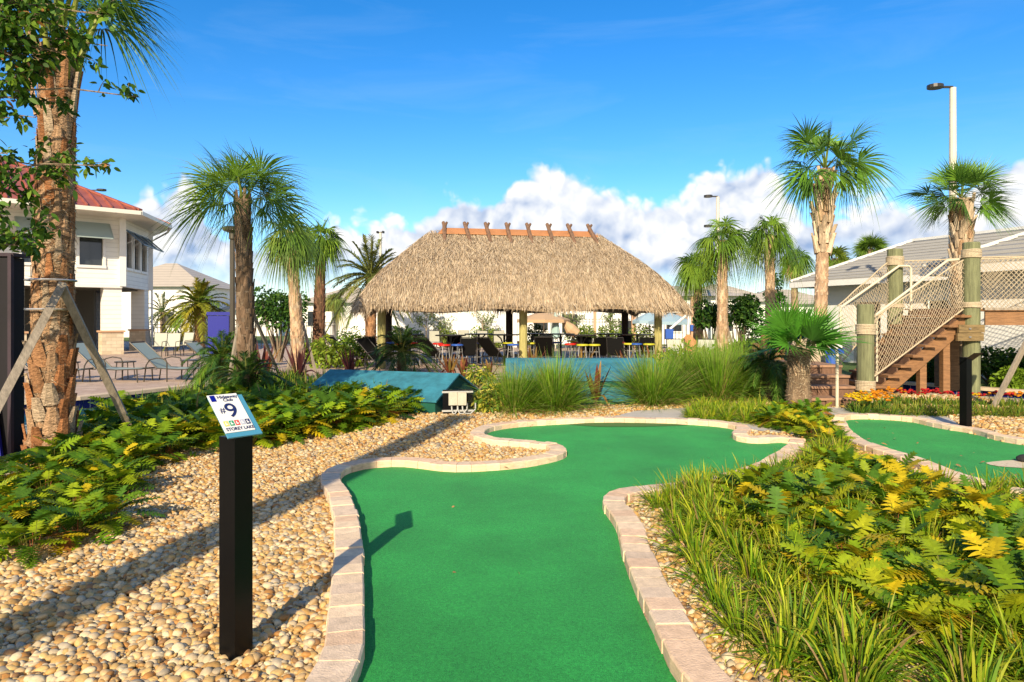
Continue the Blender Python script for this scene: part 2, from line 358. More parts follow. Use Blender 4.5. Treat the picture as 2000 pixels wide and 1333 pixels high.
def ground_mat(name, c1, c2, scale, bdist):
    m = bpy.data.materials.new(name); m.use_nodes = True; N = m.node_tree.nodes; L = m.node_tree.links; b = N['Principled BSDF']; b.inputs['Roughness'].default_value = .9
    tc = N.new('ShaderNodeTexCoord'); v = N.new('ShaderNodeTexVoronoi'); v.inputs['Scale'].default_value = scale; L.new(tc.outputs['Object'], v.inputs['Vector'])
    cr = N.new('ShaderNodeValToRGB'); cr.color_ramp.elements[0].color = (*c1, 1); cr.color_ramp.elements[1].color = (*c2, 1)
    sp = N.new('ShaderNodeSeparateColor'); L.new(v.outputs['Color'], sp.inputs[0]); L.new(sp.outputs[0], cr.inputs[0]); L.new(cr.outputs[0], b.inputs['Base Color'])
    iv = N.new('ShaderNodeMath'); iv.operation = 'SUBTRACT'; iv.inputs[0].default_value = 1; L.new(v.outputs['Distance'], iv.inputs[1])
    bp = N.new('ShaderNodeBump'); bp.inputs['Strength'].default_value = 1; bp.inputs['Distance'].default_value = bdist; L.new(iv.outputs[0], bp.inputs['Height']); L.new(bp.outputs[0], b.inputs['Normal'])
    return m
M['gravelbase'] = ground_mat('gravel_ground', (.30, .19, .09), (.68, .56, .38), 28, .02)
M['lawn'] = mat('lawn', (.07, .13, .02), rough=.95, noise=(6, .6, 1.4), bump=(60, .6, .03))
def brick_mat(name, c1, c2, mortar, scale, w=.5, h=.25, rough=.85, msize=.02, rot=0, spec=.3, vec='Object', rx=0):
    m = bpy.data.materials.new(name); m.use_nodes = True; N = m.node_tree.nodes; L = m.node_tree.links; b = N['Principled BSDF']
    b.inputs['Roughness'].default_value = rough; b.inputs['Specular IOR Level'].default_value = spec
    tc = N.new('ShaderNodeTexCoord'); mp = N.new('ShaderNodeMapping'); mp.inputs['Rotation'].default_value = (rx, 0, rot); L.new(tc.outputs[vec], mp.inputs['Vector'])
    br = N.new('ShaderNodeTexBrick'); br.inputs['Color1'].default_value = (*c1, 1); br.inputs['Color2'].default_value = (*c2, 1); br.inputs['Mortar'].default_value = (*mortar, 1)
    br.inputs['Scale'].default_value = scale; br.inputs['Mortar Size'].default_value = msize; br.inputs['Brick Width'].default_value = w; br.inputs['Row Height'].default_value = h
    L.new(mp.outputs[0], br.inputs['Vector'])
    n = N.new('ShaderNodeTexNoise'); n.inputs['Scale'].default_value = 4; n.inputs['Detail'].default_value = 5; L.new(tc.outputs['Object'], n.inputs['Vector'])
    r = N.new('ShaderNodeMapRange'); r.inputs['To Min'].default_value = .75; r.inputs['To Max'].default_value = 1.25; L.new(n.outputs[0], r.inputs[0])
    mx = N.new('ShaderNodeVectorMath'); mx.operation = 'SCALE'; L.new(br.outputs[0], mx.inputs[0]); L.new(r.outputs[0], mx.inputs['Scale']); L.new(mx.outputs[0], b.inputs['Base Color'])
    bp = N.new('ShaderNodeBump'); bp.inputs['Strength'].default_value = .6; bp.inputs['Distance'].default_value = .008; bp.invert = True; L.new(br.outputs['Fac'], bp.inputs['Height']); L.new(bp.outputs[0], b.inputs['Normal'])
    return m
M['deck'] = brick_mat('deck_pavers', (.46, .33, .25), (.55, .42, .33), (.26, .19, .14), 2.2, w=.8, h=.4, msize=.012, rot=.3)
M['tile'] = brick_mat('pool_tile', (.01, .012, .10), (.02, .02, .16), (.30, .30, .38), 3.3, w=.5, h=1.0, rough=.15, msize=.018, rx=R(90))
M['stonebase'] = brick_mat('stone_base', (.52, .42, .29), (.64, .54, .40), (.42, .34, .25), 2.0, w=.6, h=.3, rx=R(90), msize=.01)
def band_mat(name, base, axis, freq, depth, dark=.75, rough=.6, exp=1.0):
    m = bpy.data.materials.new(name); m.use_nodes = True; N = m.node_tree.nodes; L = m.node_tree.links; b = N['Principled BSDF']; b.inputs['Roughness'].default_value = rough
    tc = N.new('ShaderNodeTexCoord'); sx = N.new('ShaderNodeSeparateXYZ'); L.new(tc.outputs['Object'], sx.inputs[0])
    mu = N.new('ShaderNodeMath'); mu.operation = 'MULTIPLY'; mu.inputs[1].default_value = freq; L.new(sx.outputs[axis], mu.inputs[0])
    fr = N.new('ShaderNodeMath'); fr.operation = 'FRACT'; L.new(mu.outputs[0], fr.inputs[0])
    cr = N.new('ShaderNodeValToRGB'); e = cr.color_ramp.elements; e[0].position = 0; e[0].color = (*[c for c in base], 1); e[1].position = .86; e[1].color = (*[c for c in base], 1)
    q = e.new(.93); q.color = (*[c*dark for c in base], 1)
    L.new(fr.outputs[0], cr.inputs[0])
    n = N.new('ShaderNodeTexNoise'); n.inputs['Scale'].default_value = 2.5; n.inputs['Detail'].default_value = 5; L.new(tc.outputs['Object'], n.inputs['Vector'])
    r = N.new('ShaderNodeMapRange'); r.inputs['To Min'].default_value = .9; r.inputs['To Max'].default_value = 1.1; L.new(n.outputs[0], r.inputs[0])
    mx = N.new('ShaderNodeVectorMath'); mx.operation = 'SCALE'; L.new(cr.outputs[0], mx.inputs[0]); L.new(r.outputs[0], mx.inputs['Scale']); L.new(mx.outputs[0], b.inputs['Base Color'])
    bp = N.new('ShaderNodeBump'); bp.inputs['Strength'].default_value = .8; bp.inputs['Distance'].default_value = depth; bp.invert = True; L.new(fr.outputs[0], bp.inputs['Height']); L.new(bp.outputs[0], b.inputs['Normal'])
    return m
M['siding'] = band_mat('lap_siding', (.80, .78, .72), 2, 5.0, .02, dark=.8)
M['redroof'] = mat('red_metal_roof', (.34, .10, .065), rough=.55, noise=(1.5, .8, 1.2), metal=.1)
M['greytile'] = band_mat('grey_roof_tile', (.34, .33, .31), 2, 8.2, .05, dark=.25, rough=.85)
M['tanroof'] = band_mat('tan_tile_roof', (.50, .43, .34), 2, 4, .04, dark=.6)
def water_mat():
    m = bpy.data.materials.new('pool_water'); m.use_nodes = True; N = m.node_tree.nodes; L = m.node_tree.links; b = N['Principled BSDF']
    b.inputs['Base Color'].default_value = (.02, .16, .24, 1); b.inputs['Roughness'].default_value = .04; b.inputs['Specular IOR Level'].default_value = .6
    tc = N.new('ShaderNodeTexCoord'); n = N.new('ShaderNodeTexNoise'); n.inputs['Scale'].default_value = 5; n.inputs['Detail'].default_value = 3; L.new(tc.outputs['Object'], n.inputs['Vector'])
    bp = N.new('ShaderNodeBump'); bp.inputs['Strength'].default_value = .4; bp.inputs['Distance'].default_value = .03; L.new(n.outputs[0], bp.inputs['Height']); L.new(bp.outputs[0], b.inputs['Normal'])
    return m
M['water'] = water_mat()

# ------------------------------------------------------------------ ground, greens, pools, paths
def smooth_poly(pts, closed=False, step=.06):
    p = np.array(pts, float); n = len(p); out = []
    rngi = range(n if closed else n-1)
    for i in rngi:
        p0 = p[(i-1) % n] if (closed or i > 0) else p[i]; p1 = p[i]; p2 = p[(i+1) % n]; p3 = p[(i+2) % n] if (closed or i+2 < n) else p2
        L = np.linalg.norm(p2-p1); k = max(1, int(L/step))
        for j in range(k):
            t = j/k
            out.append(.5*((2*p1)+(-p0+p2)*t+(2*p0-5*p1+4*p2-p3)*t*t+(-p0+3*p1-3*p2+p3)*t**3))
    if not closed: out.append(p[-1])
    return np.array(out)
g1 = [(-.80, .4), (-.74, 2.2)]+[G2(*q) for q in [(700, 1333), (710, 1240), (711, 1160), (708, 1090), (700, 1030), (686, 985), (666, 950), (672, 933), (700, 922),
      (740, 916), (790, 915), (850, 922), (890, 925), (950, 923), (1010, 918), (1060, 910), (1098, 900), (1107, 891), (1095, 881), (1060, 875), (1015, 871),
      (975, 868), (950, 861), (947, 853), (965, 844), (1010, 837), (1080, 832), (1180, 828), (1300, 830), (1380, 834), (1432, 841), (1438, 848),
      (1430, 856), (1443, 865), (1480, 869), (1540, 868), (1528, 888), (1500, 905), (1465, 924), (1380, 948), (1300, 961), (1240, 967), (1200, 974), (1181, 986),
      (1181, 1004), (1203, 1040), (1215, 1090), (1235, 1150), (1260, 1210), (1290, 1270), (1320, 1333)]]+[(.86, 2.2), (1.05, .4)]
g1s = smooth_poly(g1[:-1]+[g1[-1]])
g2_far = [G2(*q) for q in [(1648, 826), (1660, 822), (1700, 821), (1775, 826), (1830, 838), (1900, 850), (2000, 872)]]+[(7.6, 7.9), (8.4, 7.2)]
g2_near = [G2(*q) for q in [(1648, 826), (1662, 850), (1690, 872), (1730, 888), (1790, 905), (1840, 925), (1900, 948), (1960, 962), (2000, 972)]]+[(5.1, 5.7), (6.4, 5.0), (8.4, 4.8)]
g2fs = smooth_poly(g2_far); g2ns = smooth_poly(g2_near)
g2poly = np.concatenate([g2fs, g2ns[::-1]])
def sheet(name, poly, z, m, th=None):
    g = Geo(); t = np.array(tessellate_polygon([[Vector((p[0], p[1], 0)) for p in poly]]))
    V = [(p[0], p[1], z) for p in poly]; a = Vector(V[t[0][1]])-Vector(V[t[0][0]]); b = Vector(V[t[0][2]])-Vector(V[t[0][0]])
    if a.cross(b).z < 0: t = t[:, ::-1]
    g.add(V, [t]); return struct(g.build(name, m))
sheet('putting_green', g1s, .012, M['turf'])
sheet('putting_green', g2poly, .012, M['turf'])
poolL = [(-22, 9.8), (-9.7, 12.9), (-8.83, 13.85), (-7.3, 17.1), (-6.7, 17.2), (-6.3, 14.2), (-6.25, 9.6), (-6.35, 8.0), (-7.4, 7.4), (-22, 7.2)]
poolR = [(7.2, 15.6), (8.2, 17.5), (9.85, 17.1), (11.3, 15.1), (14.5, 12.4), (13.6, 10.9), (10.6, 13.5), (9.1, 15.0)]
def holed(name, outer, holes, z, m):
    g = Geo(); rings = [outer]+holes; t = np.array(tessellate_polygon([[Vector((p[0], p[1], 0)) for p in r] for r in rings]))
    V = [(p[0], p[1], z) for r in rings for p in r]; out = []
    for q in t:
        a = Vector(V[q[1]])-Vector(V[q[0]]); b = Vector(V[q[2]])-Vector(V[q[0]]); out.append(q if a.cross(b).z > 0 else q[::-1])
    g.add(V, [np.array(out)]); return struct(g.build(name, m))
holed('ground', [(-900, -60), (900, -60), (900, 1500), (-900, 1500)], [poolL, poolR], 0, M['lawn'])
gp = [(-6.0, -2), (9.5, -2), (9.5, 9), (13.4, 10.7), (10.5, 13.4), (9.0, 14.9), (7.1, 15.5), (8, 18.6), (-6.4, 18.6), (-6.6, 17.3), (-6.22, 14.2), (-6.18, 9.6), (-6.28, 7.9), (-7.4, 7.3), (-9, 7.1), (-9, -2)]
sheet('gravel_bed', gp, .004, M['gravelbase'])
path = [G2(*q) for q in [(1150, 827), (1240, 804), (1330, 798), (1470, 796), (1600, 795), (1680, 800), (1780, 808), (1850, 815)]]+[G2(*q) for q in [(1885, 838), (1830, 830), (1775, 820), (1700, 814), (1640, 815), (1620, 826), (1560, 850), (1440, 838), (1380, 830), (1300, 826)]]
sheet('path', path, .009, M['concrete'])
deck = [(-40, 8.2), (-22, 9.85), (-9.75, 12.95), (-8.87, 13.9), (-7.35, 17.15), (-6.6, 18.0), (-3.5, 18.7), (0, 19.0), (3.5, 19.2), (7.5, 19.6), (10, 22), (11.5, 40), (-6, 40), (-40, 52)]
sheet('pool_deck', deck, .008, M['deck'])
g = Geo()
for pool, seg in ((poolL, range(len(poolL))), (poolR, range(len(poolR)))):
    for i in seg:
        a, b = pool[i], pool[(i+1) % len(pool)]
        g.quad((a[0], a[1], -.02), (b[0], b[1], -.02), (b[0], b[1], -1.1), (a[0], a[1], -1.1))
struct(g.build('pool_wall', M['tile']))
g = Geo()
def coping(g, pts, w=.3):
    for i in range(len(pts)-1):
        a = np.array(pts[i]); b = np.array(pts[i+1]); d = nrm(b-a); m_ = (a+b)/2
        g.box((m_[0], m_[1], .0), (np.linalg.norm(b-a)+.06, w, .07-.003*(i % 2)), math.atan2(d[1], d[0]))
coping(g, poolL[0:4]); coping(g, poolR[1:5])
struct(g.build('pool_coping', mat('coping', (.62, .48, .33), rough=.85, noise=(6, .85, 1.1))))
for pl in (poolL, poolR): sheet('pool_water', pl, -.24, M['water'])

# kerbs: individual tumbled pavers set round the greens
def kerb(line, outward, w=.19, h=.085, stone=.155, closed=False):
    seg = np.linalg.norm(np.diff(line, axis=0), axis=1); s = np.concatenate([[0], np.cumsum(seg)]); tot = s[-1]; g = Geo()
    n = int(tot/stone); cuts = np.linspace(0, tot, n+1)
    def at(u): return np.array([np.interp(u, s, line[:, 0]), np.interp(u, s, line[:, 1])])
    def nor(u):
        d = nrm(at(min(u+.06, tot))-at(max(u-.06, 0))); return np.array([-d[1], d[0]])*outward
    for i in range(n):
        u0, u1 = cuts[i]+.0015, cuts[i+1]-.0015; a, b = at(u0), at(u1); na, nb = nor(u0), nor(u1)
        z = h+rng.normal(0, .003); off = rng.normal(0, .004); ww = w+rng.normal(0, .004)
        tone = rng.choice([0, 1, 2]); c = np.array([(.80, .56, .37), (.73, .56, .40), (.84, .64, .43)][tone])*rng.uniform(.9, 1.08)
        ring = []
        for q, nn in ((a, na), (b, nb)):
            for (k, zz) in ((off, 0), (off, z-.010), (off+.010, z), (off+ww-.010, z), (off+ww, z-.010), (off+ww, 0)):
                ring.append((*(q+nn*k), zz))
        f = [[j, j+1, 6+j+1, 6+j] for j in range(5)]
        g.add(ring, [np.array(f), np.array([[5, 4, 3, 2, 1, 0]]), np.array([[6, 7, 8, 9, 10, 11]])], c)
    return struct(g.build('kerb', M['curb']))
k0 = [i for i, q in enumerate(g1s) if 1.0 < q[1]]
kerb(g1s[k0[0]:k0[-1]], +1)
kerb(g2fs, +1, w=.16); kerb(g2ns[8:], -1)
# dark olive fringe strip at the back of the long green
sheet('turf_fringe', [G2(*q) for q in [(1110, 832), (1170, 826), (1290, 828), (1345, 833), (1250, 836), (1170, 836)]], .018, mat('olive_turf', (.07, .16, .025), rough=.95, noise=(40, .8, 1.2)))
sheet('sand_cup', smooth_poly([G2(*q) for q in [(1925, 908), (1950, 904), (1990, 902), (2060, 905), (2060, 922), (1990, 917), (1950, 914)]], True), .018, M['sand'])

# pebbles
def ico():
    t = (1+5**.5)/2; v = nrm([(-1, t, 0), (1, t, 0), (-1, -t, 0), (1, -t, 0), (0, -1, t), (0, 1, t), (0, -1, -t), (0, 1, -t), (t, 0, -1), (t, 0, 1), (-t, 0, -1), (-t, 0, 1)])
    f = [(0, 11, 5), (0, 5, 1), (0, 1, 7), (0, 7, 10), (0, 10, 11), (1, 5, 9), (5, 11, 4), (11, 10, 2), (10, 7, 6), (7, 1, 8), (3, 9, 4), (3, 4, 2), (3, 2, 6), (3, 6, 8), (3, 8, 9), (4, 9, 5), (2, 4, 11), (6, 2, 10), (8, 6, 7), (9, 8, 1)]
    return np.array(v), np.array(f)
def sub(v, f):
    v = list(map(tuple, v)); cache = {}; out = []
    def mid(a, b):
        k = (min(a, b), max(a, b))
        if k not in cache: cache[k] = len(v); v.append(tuple(nrm((np.array(v[a])+np.array(v[b]))/2)))
        return cache[k]
    for a, b, c in f: ab, bc, ca = mid(a, b), mid(b, c), mid(c, a); out += [(a, ab, ca), (b, bc, ab), (c, ca, bc), (ab, bc, ca)]
    return np.array(v), np.array(out)
ICO0 = ico(); ICO1 = sub(*ICO0)
def rotm(ang, axis='z'):
    c, s_ = np.cos(ang), np.sin(ang); o, z = np.ones_like(ang), np.zeros_like(ang)
    if axis == 'z': m_ = [[c, -s_, z], [s_, c, z], [z, z, o]]
    elif axis == 'x': m_ = [[o, z, z], [z, c, -s_], [z, s_, c]]
    else: m_ = [[c, z, s_], [z, o, z], [-s_, z, c]]
    return np.moveaxis(np.array(m_), 2, 0)
k1out = None
def off_poly(line, d):
    t = nrm(np.gradient(line, axis=0)); n = np.stack([-t[:, 1], t[:, 0]], 1); return line+n*d
g1exp = off_poly(g1s, .185)
def pebbles(region, dens, size, tmpl, zmax):
    x0, y0 = np.min(region, 0); x1, y1 = np.max(region, 0); N = int((x1-x0)*(y1-y0)*dens)
    p = np.stack([rng.uniform(x0, x1, N), rng.uniform(y0, y1, N)], 1)
    vis = (np.abs(p[:, 0]) < p[:, 1]*.78+.4)
    ok = inside(region, p) & vis & ~inside(g1exp, p) & ~inside(g2poly, p) & ~inside(path, p) & ~inside(deck, p)
    p = p[ok]; N = len(p)
    a = size*np.exp(rng.normal(0, .44, N)); a = np.minimum(a, size*2.1)
    S = np.stack([a, a*rng.uniform(.6, .9, N), a*rng.uniform(.35, .6, N)], 1)
    Mx = rotm(rng.uniform(0, 6.28, N)) @ rotm(rng.normal(0, .35, N), 'x') @ rotm(rng.normal(0, .35, N), 'y')
    Mx = Mx*S[:, None, :]
    loc = np.stack([p[:, 0], p[:, 1], S[:, 2]*.5+rng.uniform(0, zmax, N)], 1)
    pal = np.array([(.53, .36, .17), (.48, .28, .09), (.58, .45, .27), (.40, .19, .05), (.56, .37, .14), (.40, .33, .23), (.28, .15, .06), (.62, .50, .30)])
    c = pal[rng.choice(8, N, p=[.22, .17, .15, .07, .18, .06, .03, .12])]*rng.uniform(.8, 1.15, (N, 1))
    V, Fc = tmpl; Vj = V*(1+rng.normal(0, .05, (len(V), 1)))
    return Vj, [Fc], Mx, loc, c
g = Geo()
near = np.array([(-4.6, 2.6), (-.7, 2.6), (-.7, 5.9), (-2.2, 5.9), (-4.6, 5.2)])
g.inst(*pebbles(near, 3200, .0178, ICO1, .018))
g.inst(*pebbles(np.array([(-4.6, 5.2), (-2.2, 5.9), (-.7, 5.9), (.8, 5.9), (.8, 8.5), (-5.5, 8.5)]), 2200, .0185, ICO0, .014))
g.inst(*pebbles(np.array([(-4, 8.5), (9, 8.5), (9.5, 14), (7, 15), (-4, 15)]), 620, .024, ICO0, .01))
g.inst(*pebbles(np.array([(.7, 2.4), (5, 2.4), (5, 8.5), (1.0, 8.5)]), 1500, .0185, ICO0, .012))
pb = g.build('pebbles', M['pebble'], smooth=True); pb['kind'] = 'stuff'; tag(pb, 'tan, cream and rust river pebbles covering the ground round the greens', 'gravel')

g = Geo(); N = 420; q = np.stack([rng.uniform(-4, 5.5, N), rng.uniform(2.8, 11, N)], 1); q = q[~inside(deck, q)]; on = inside(g1s, q); q = q[(~on) | (rng.random(len(q)) < .12)]; N = len(q)
a = rng.uniform(0, 6.28, N); g.blades(np.stack([q[:, 0], q[:, 1], np.where(inside(g1s, q), .02, .045)], 1), np.stack([np.cos(a), np.sin(a), rng.uniform(-.02, .3, N)], 1), rng.uniform(.03, .075, N), rng.uniform(.010, .024, N), .4, np.array([(.30, .15, .05), (.40, .26, .10), (.20, .11, .05)])[rng.integers(3, size=N)], k=3, prof=[.2, 1, .8, .05], tw=.5)
lt = g.build('fallen_leaves', mat('dry_leaf', attr=True, rough=.8)); lt['kind'] = 'stuff'; tag(lt, 'small brown dead leaves lying on the pebbles and turf', 'leaf litter')

# ------------------------------------------------------------------ plants
YG = np.array([(.17, .27, .008), (.11, .21, .008), (.26, .34, .010), (.06, .14, .008), (.36, .38, .012)])
def ang_dirs(a, el): return np.stack([np.cos(a)*np.cos(el), np.sin(a)*np.cos(el), np.sin(el)], 1)
def xanadu(seed, nl=36, size=1.0, yellow=.16):
    global rng
    rng = np.random.default_rng(seed); g = Geo()
    for i in range(nl):
        a = i*2.39996+rng.normal(0, .25); q = (i+.5)/nl; el = R(82-62*q+rng.normal(0, 7))
        Lp = size*rng.uniform(.17, .30)*(1.0 if q > .25 else 1.15); d = np.array([math.cos(a)*math.cos(el), math.sin(a)*math.cos(el), math.sin(el)])
        base = np.array([math.cos(a)*.03, math.sin(a)*.03, 0]); top = base+d*Lp
        r_ = rng.random()
        if r_ < yellow*.82: c = np.array((.55, .42, .012))*rng.uniform(.7, 1.1)
        elif r_ < yellow: c = np.array((.42, .17, .04))*rng.uniform(.5, 1.0)
        else: c = YG[rng.integers(5)]*rng.uniform(.8, 1.25)
        g.blades([base], [d], Lp*1.02, .010*size, .03, (.16, .15, .03) if r_ > .3 else (.30, .10, .04), k=2, prof=[1, .8, .6])
        # leaf blade: midrib leaning outward, lobes both sides
        ml = el-R(rng.uniform(25, 60)); md = np.array([math.cos(a)*math.cos(ml), math.sin(a)*math.cos(ml), math.sin(ml)])
        Lb = size*rng.uniform(.17, .26); sd = nrm(np.cross(md, [0, 0, 1])); sd = nrm(sd+np.array([0, 0, rng.normal(0, .25)])); up = np.cross(sd, md)
        g.blades([top], [md], Lb, .022*size, .15, c*1.3, k=3, side=sd[None], prof=[.8, 1, .7, .1])
        n = 7; t = np.linspace(.04, .94, n)
        for sg in (-1, 1):
            pos = top+md*(Lb*t)[:, None]; pos[:, 2] -= .15*Lb*t**2
            fw = np.interp(t, [0, 1], [-.15, 1.1])[:, None]
            dd = nrm(sd*sg+md*fw+up*.22)
            LL = Lb*np.interp(t, [0, .15, .45, 1], [.34, .42, .40, .2])*rng.uniform(.85, 1.15, n)
            g.blades(pos, dd, LL*1.1, .030*size, .25, c*rng.uniform(.85, 1.15, (n, 1)), k=3, side=np.cross(dd, up), prof=[1.0, 1.0, .75, .15])
    return g
def liriope(seed, n=90, L=.36, w=.011, pal=None, spread=70, base_r=.06, tipc=(.38, .32, .04), el_hi=88, droop=(.25, .75), brown=.06):
    global rng
    rng = np.random.default_rng(seed); g = Geo(); pal = YG if pal is None else np.array(pal)
    a = rng.uniform(0, 6.283, n); el = R(el_hi)-np.abs(rng.normal(0, R(spread*.5), n)); el = np.clip(el, R(12), R(90))
    r_ = base_r*np.sqrt(rng.random(n)); p = np.stack([np.cos(a)*r_, np.sin(a)*r_, np.zeros(n)], 1)
    c = pal[rng.integers(len(pal), size=n)]*rng.uniform(.75, 1.25, (n, 1)); b = rng.random(n) < brown; c[b] = np.array((.36, .24, .10))*rng.uniform(.7, 1.2, (b.sum(), 1))
    tip = np.where(rng.random((n, 1)) < .35, np.array(tipc), c)
    g.blades(p, ang_dirs(a, el), L*rng.uniform(.6, 1.15, n), w*rng.uniform(.7, 1.2, n), rng.uniform(*droop, n), c, k=5, tip=tip, tw=.4)
    return g
def protos(maker, name, m, label, cat, group, seeds, **kw):
    out = []
    for s_ in seeds:
        o = maker(s_, **kw).build(name, m); out.append(tag(o, label, cat, group))
    return out
used = set()
def put(o, loc, rz=None, sc=1.0, label=None, group=None):
    if o.name in used: o = o.copy(); COL.objects.link(o)
    else: used.add(o.name)
    o.location = loc; o.rotation_euler = (random.uniform(-.08, .08), random.uniform(-.08, .08), random.uniform(0, 6.28) if rz is None else rz); o.scale = (sc,)*3
    if label: o['label'] = label
    if group: o['group'] = group
    used.add(o.name); return o
def scatter(poly, spacing, jit=.35, seed=1):
    r_ = np.random.default_rng(seed); x0, y0 = np.min(poly, 0); x1, y1 = np.max(poly, 0); out = []
    y = y0; k = 0
    while y < y1:
        x = x0+(k % 2)*spacing/2
        while x < x1: out.append((x+r_.normal(0, spacing*jit*.5), y+r_.normal(0, spacing*jit*.5))); x += spacing
        y += spacing*.87; k += 1
    out = np.array(out); return out[inside(poly, out)]
lblL = 'lobed green philodendron with yellow lower leaves in the bed left of the green'
lblR = 'lobed green and yellow philodendron in the bed right of the long green'
xL = protos(xanadu, 'philodendron', M['leaf'], lblL, 'plant', 'philodendrons left of the long green', (11, 12, 13, 14), yellow=.13)
xR = protos(xanadu, 'philodendron', M['leaf'], lblR, 'plant', 'philodendrons right of the long green', (21, 22, 23, 24), yellow=.14, nl=38)
bedL = np.array([G2(*q) for q in [(-120, 1120), (60, 1075), (180, 1030), (235, 975), (290, 918), (430, 888), (540, 869), (640, 850), (760, 824), (835, 806), (780, 795), (640, 790), (430, 800), (230, 830), (150, 880), (60, 935), (-60, 960)]])
for x, y in scatter(bedL, .345, seed=3):
    if random.random() > .07: put(random.choice(xL), (x, y, 0), sc=random.uniform(.6, .85)+.32*min(1, max(0, (y-6)/3.5)))
for q in [(60, 1090), (150, 1060), (215, 1035), (20, 1050)]: put(random.choice(xL), G(*q), sc=.75)
lirl = 'arching strap-leaved grass clump growing in the bed right of the long green'
LR = protos(liriope, 'grass_clump', M['leaf'], lirl, 'grass clump', 'grass clumps edging the right bed', (31, 32, 33, 34), n=190, L=.42, w=.0115, spread=88, droop=(.2, .9), pal=[(.15, .28, .010), (.09, .20, .008), (.24, .36, .012), (.38, .42, .02)], brown=.07)
bedR = np.array([G2(*q) for q in [(1430, 1000), (1560, 945), (1640, 925), (1780, 965), (1940, 1010), (2080, 1040)]]+[(5.4, 4.2), (4.2, 3.1), (2.6, 2.85), (1.95, 3.3), (1.75, 3.9), (1.6, 4.8)])
for x, y in scatter(bedR, .29, seed=5):
    if random.random() < .2: put(random.choice(LR), (x, y, 0), sc=random.uniform(.8, 1.05))
    else: put(random.choice(xR), (x, y, 0), sc=random.uniform(.6, .86))
bedR2 = np.array([G2(*q) for q in [(1500, 838), (1490, 812), (1530, 805), (1600, 812), (1625, 850), (1660, 880), (1630, 892), (1600, 870), (1560, 855)]])
for x, y in scatter(bedR2, .3, seed=8): put(random.choice(xR), (x, y, 0), sc=random.uniform(.5, .75), label='yellow-green philodendron round the foot of the small fan palm', group='philodendrons at the fan palm foot')
edge = [G2(*q) for q in [(1300, 995), (1330, 1025), (1350, 1065), (1375, 1100), (1395, 1140), (1425, 1190), (1470, 1250), (1545, 1310)]]
es = smooth_poly(edge, step=.26)
for i, (x, y) in enumerate(es):
    put(LR[i % 4], (x-.05, y, 0), sc=random.uniform(.75, .95)); put(LR[(i+1) % 4], (x+.24, y+.05, 0), sc=random.uniform(.9, 1.05)); put(LR[(i+2) % 4], (x+.46, y+.1, 0), sc=random.uniform(.9, 1.05))
for x, y in scatter(np.array([G2(*q) for q in [(1300, 985), (1340, 965), (1460, 945), (1570, 915), (1600, 880), (1625, 880), (1650, 905), (1560, 945), (1450, 1010), (1420, 1060), (1360, 1060)]]), .26, seed=9):
    put(random.choice(LR), (x, y, 0), sc=random.uniform(.8, 1.1))
for x, y in [(2.0, 3.02), (1.55, 3.05), (2.45, 2.78), (1.85, 2.72), (1.42, 2.85), (2.9, 2.75), (1.35, 3.25), (2.25, 2.95), (3.3, 2.9), (4.3, 6.0), (4.7, 6.2), (4.5, 5.7), (5.1, 5.9), (4.9, 5.5), (3.95, 6.3), (5.3, 5.5), (4.1, 5.9)]:
    put(random.choice(LR), (x, y, 0), sc=random.uniform(.95, 1.15))
for x, y in scatter(np.array([G2(*q) for q in [(1335, 822), (1350, 800), (1470, 798), (1520, 812), (1500, 835), (1420, 826)]]), .3, seed=10):
    put(random.choice(LR), (x, y, 0), sc=random.uniform(.8, .95), label='low dark green strap grass between the concrete path and fan palm', group='grass clumps behind the long green')
agl = 'upright bright green strap-leaved clump at the pool bank behind the philodendrons'
AG = protos(liriope, 'strap_leaf_plant', M['leaf'], agl, 'plant', 'strap-leaved clumps along the left pool bank', (41, 42, 43), n=70, L=.62, w=.028, spread=45, base_r=.12, droop=(.1, .45),
            pal=[(.11, .22, .02), (.15, .28, .02), (.07, .16, .02)], brown=.02)
bedA = np.array([(-6.15, 8.6), (-5.6, 9.6), (-4.3, 10.3), (-3.0, 11.5), (-1.9, 12.2), (-3.2, 13.3), (-4.2, 15.5), (-5.9, 16.5), (-6.1, 13)])
for x, y in scatter(bedA, .52, seed=12): put(random.choice(AG), (x, y, 0), sc=random.uniform(.8, 1.1))
def fountain(seed, **kw):
    g = liriope(seed, **kw); h = liriope(seed+500, n=500, L=.6, w=.008, spread=100, base_r=.3, droop=(.2, .9), pal=[(.46, .36, .14), (.36, .28, .12)], brown=0)
    return g.add(np.concatenate(h.V), h.Fs[0], np.concatenate(h.C))
FG = protos(fountain, 'fountain_grass_clump', M['leaf'], 'x', 'grass clump', 'fountain grass clumps', (51, 52, 53), n=2400, L=1.3, w=.009, spread=66, base_r=.22, droop=(.12, .55),
            pal=[(.14, .30, .012), (.19, .36, .02), (.10, .23, .012), (.26, .36, .04)], tipc=(.28, .33, .10), brown=.05)
fgs = [(1085, 803, .85, 'round fountain grass mound left of the red-leaved plant by the blue block'), (1003, 806, .72, 'smaller fountain grass mound nearest the electrical box'),
       (1275, 792, .86, 'fountain grass mound right of the red-leaved plant, overlapping the blue block'), (1345, 778, .95, 'fountain grass mound, second one right of the blue block'),
       (1400, 785, .98, 'tall fountain grass mound in the middle of the right group'), (1452, 778, .9, 'rightmost fountain grass mound beside the small fan palm'), (1420, 760, 1.0, 'fountain grass mound at the back of the right group')]
for i, (px, py, s_, lb) in enumerate(fgs):
    put(FG[i % 3], G(px, py), sc=s_*1.14, label=lb)
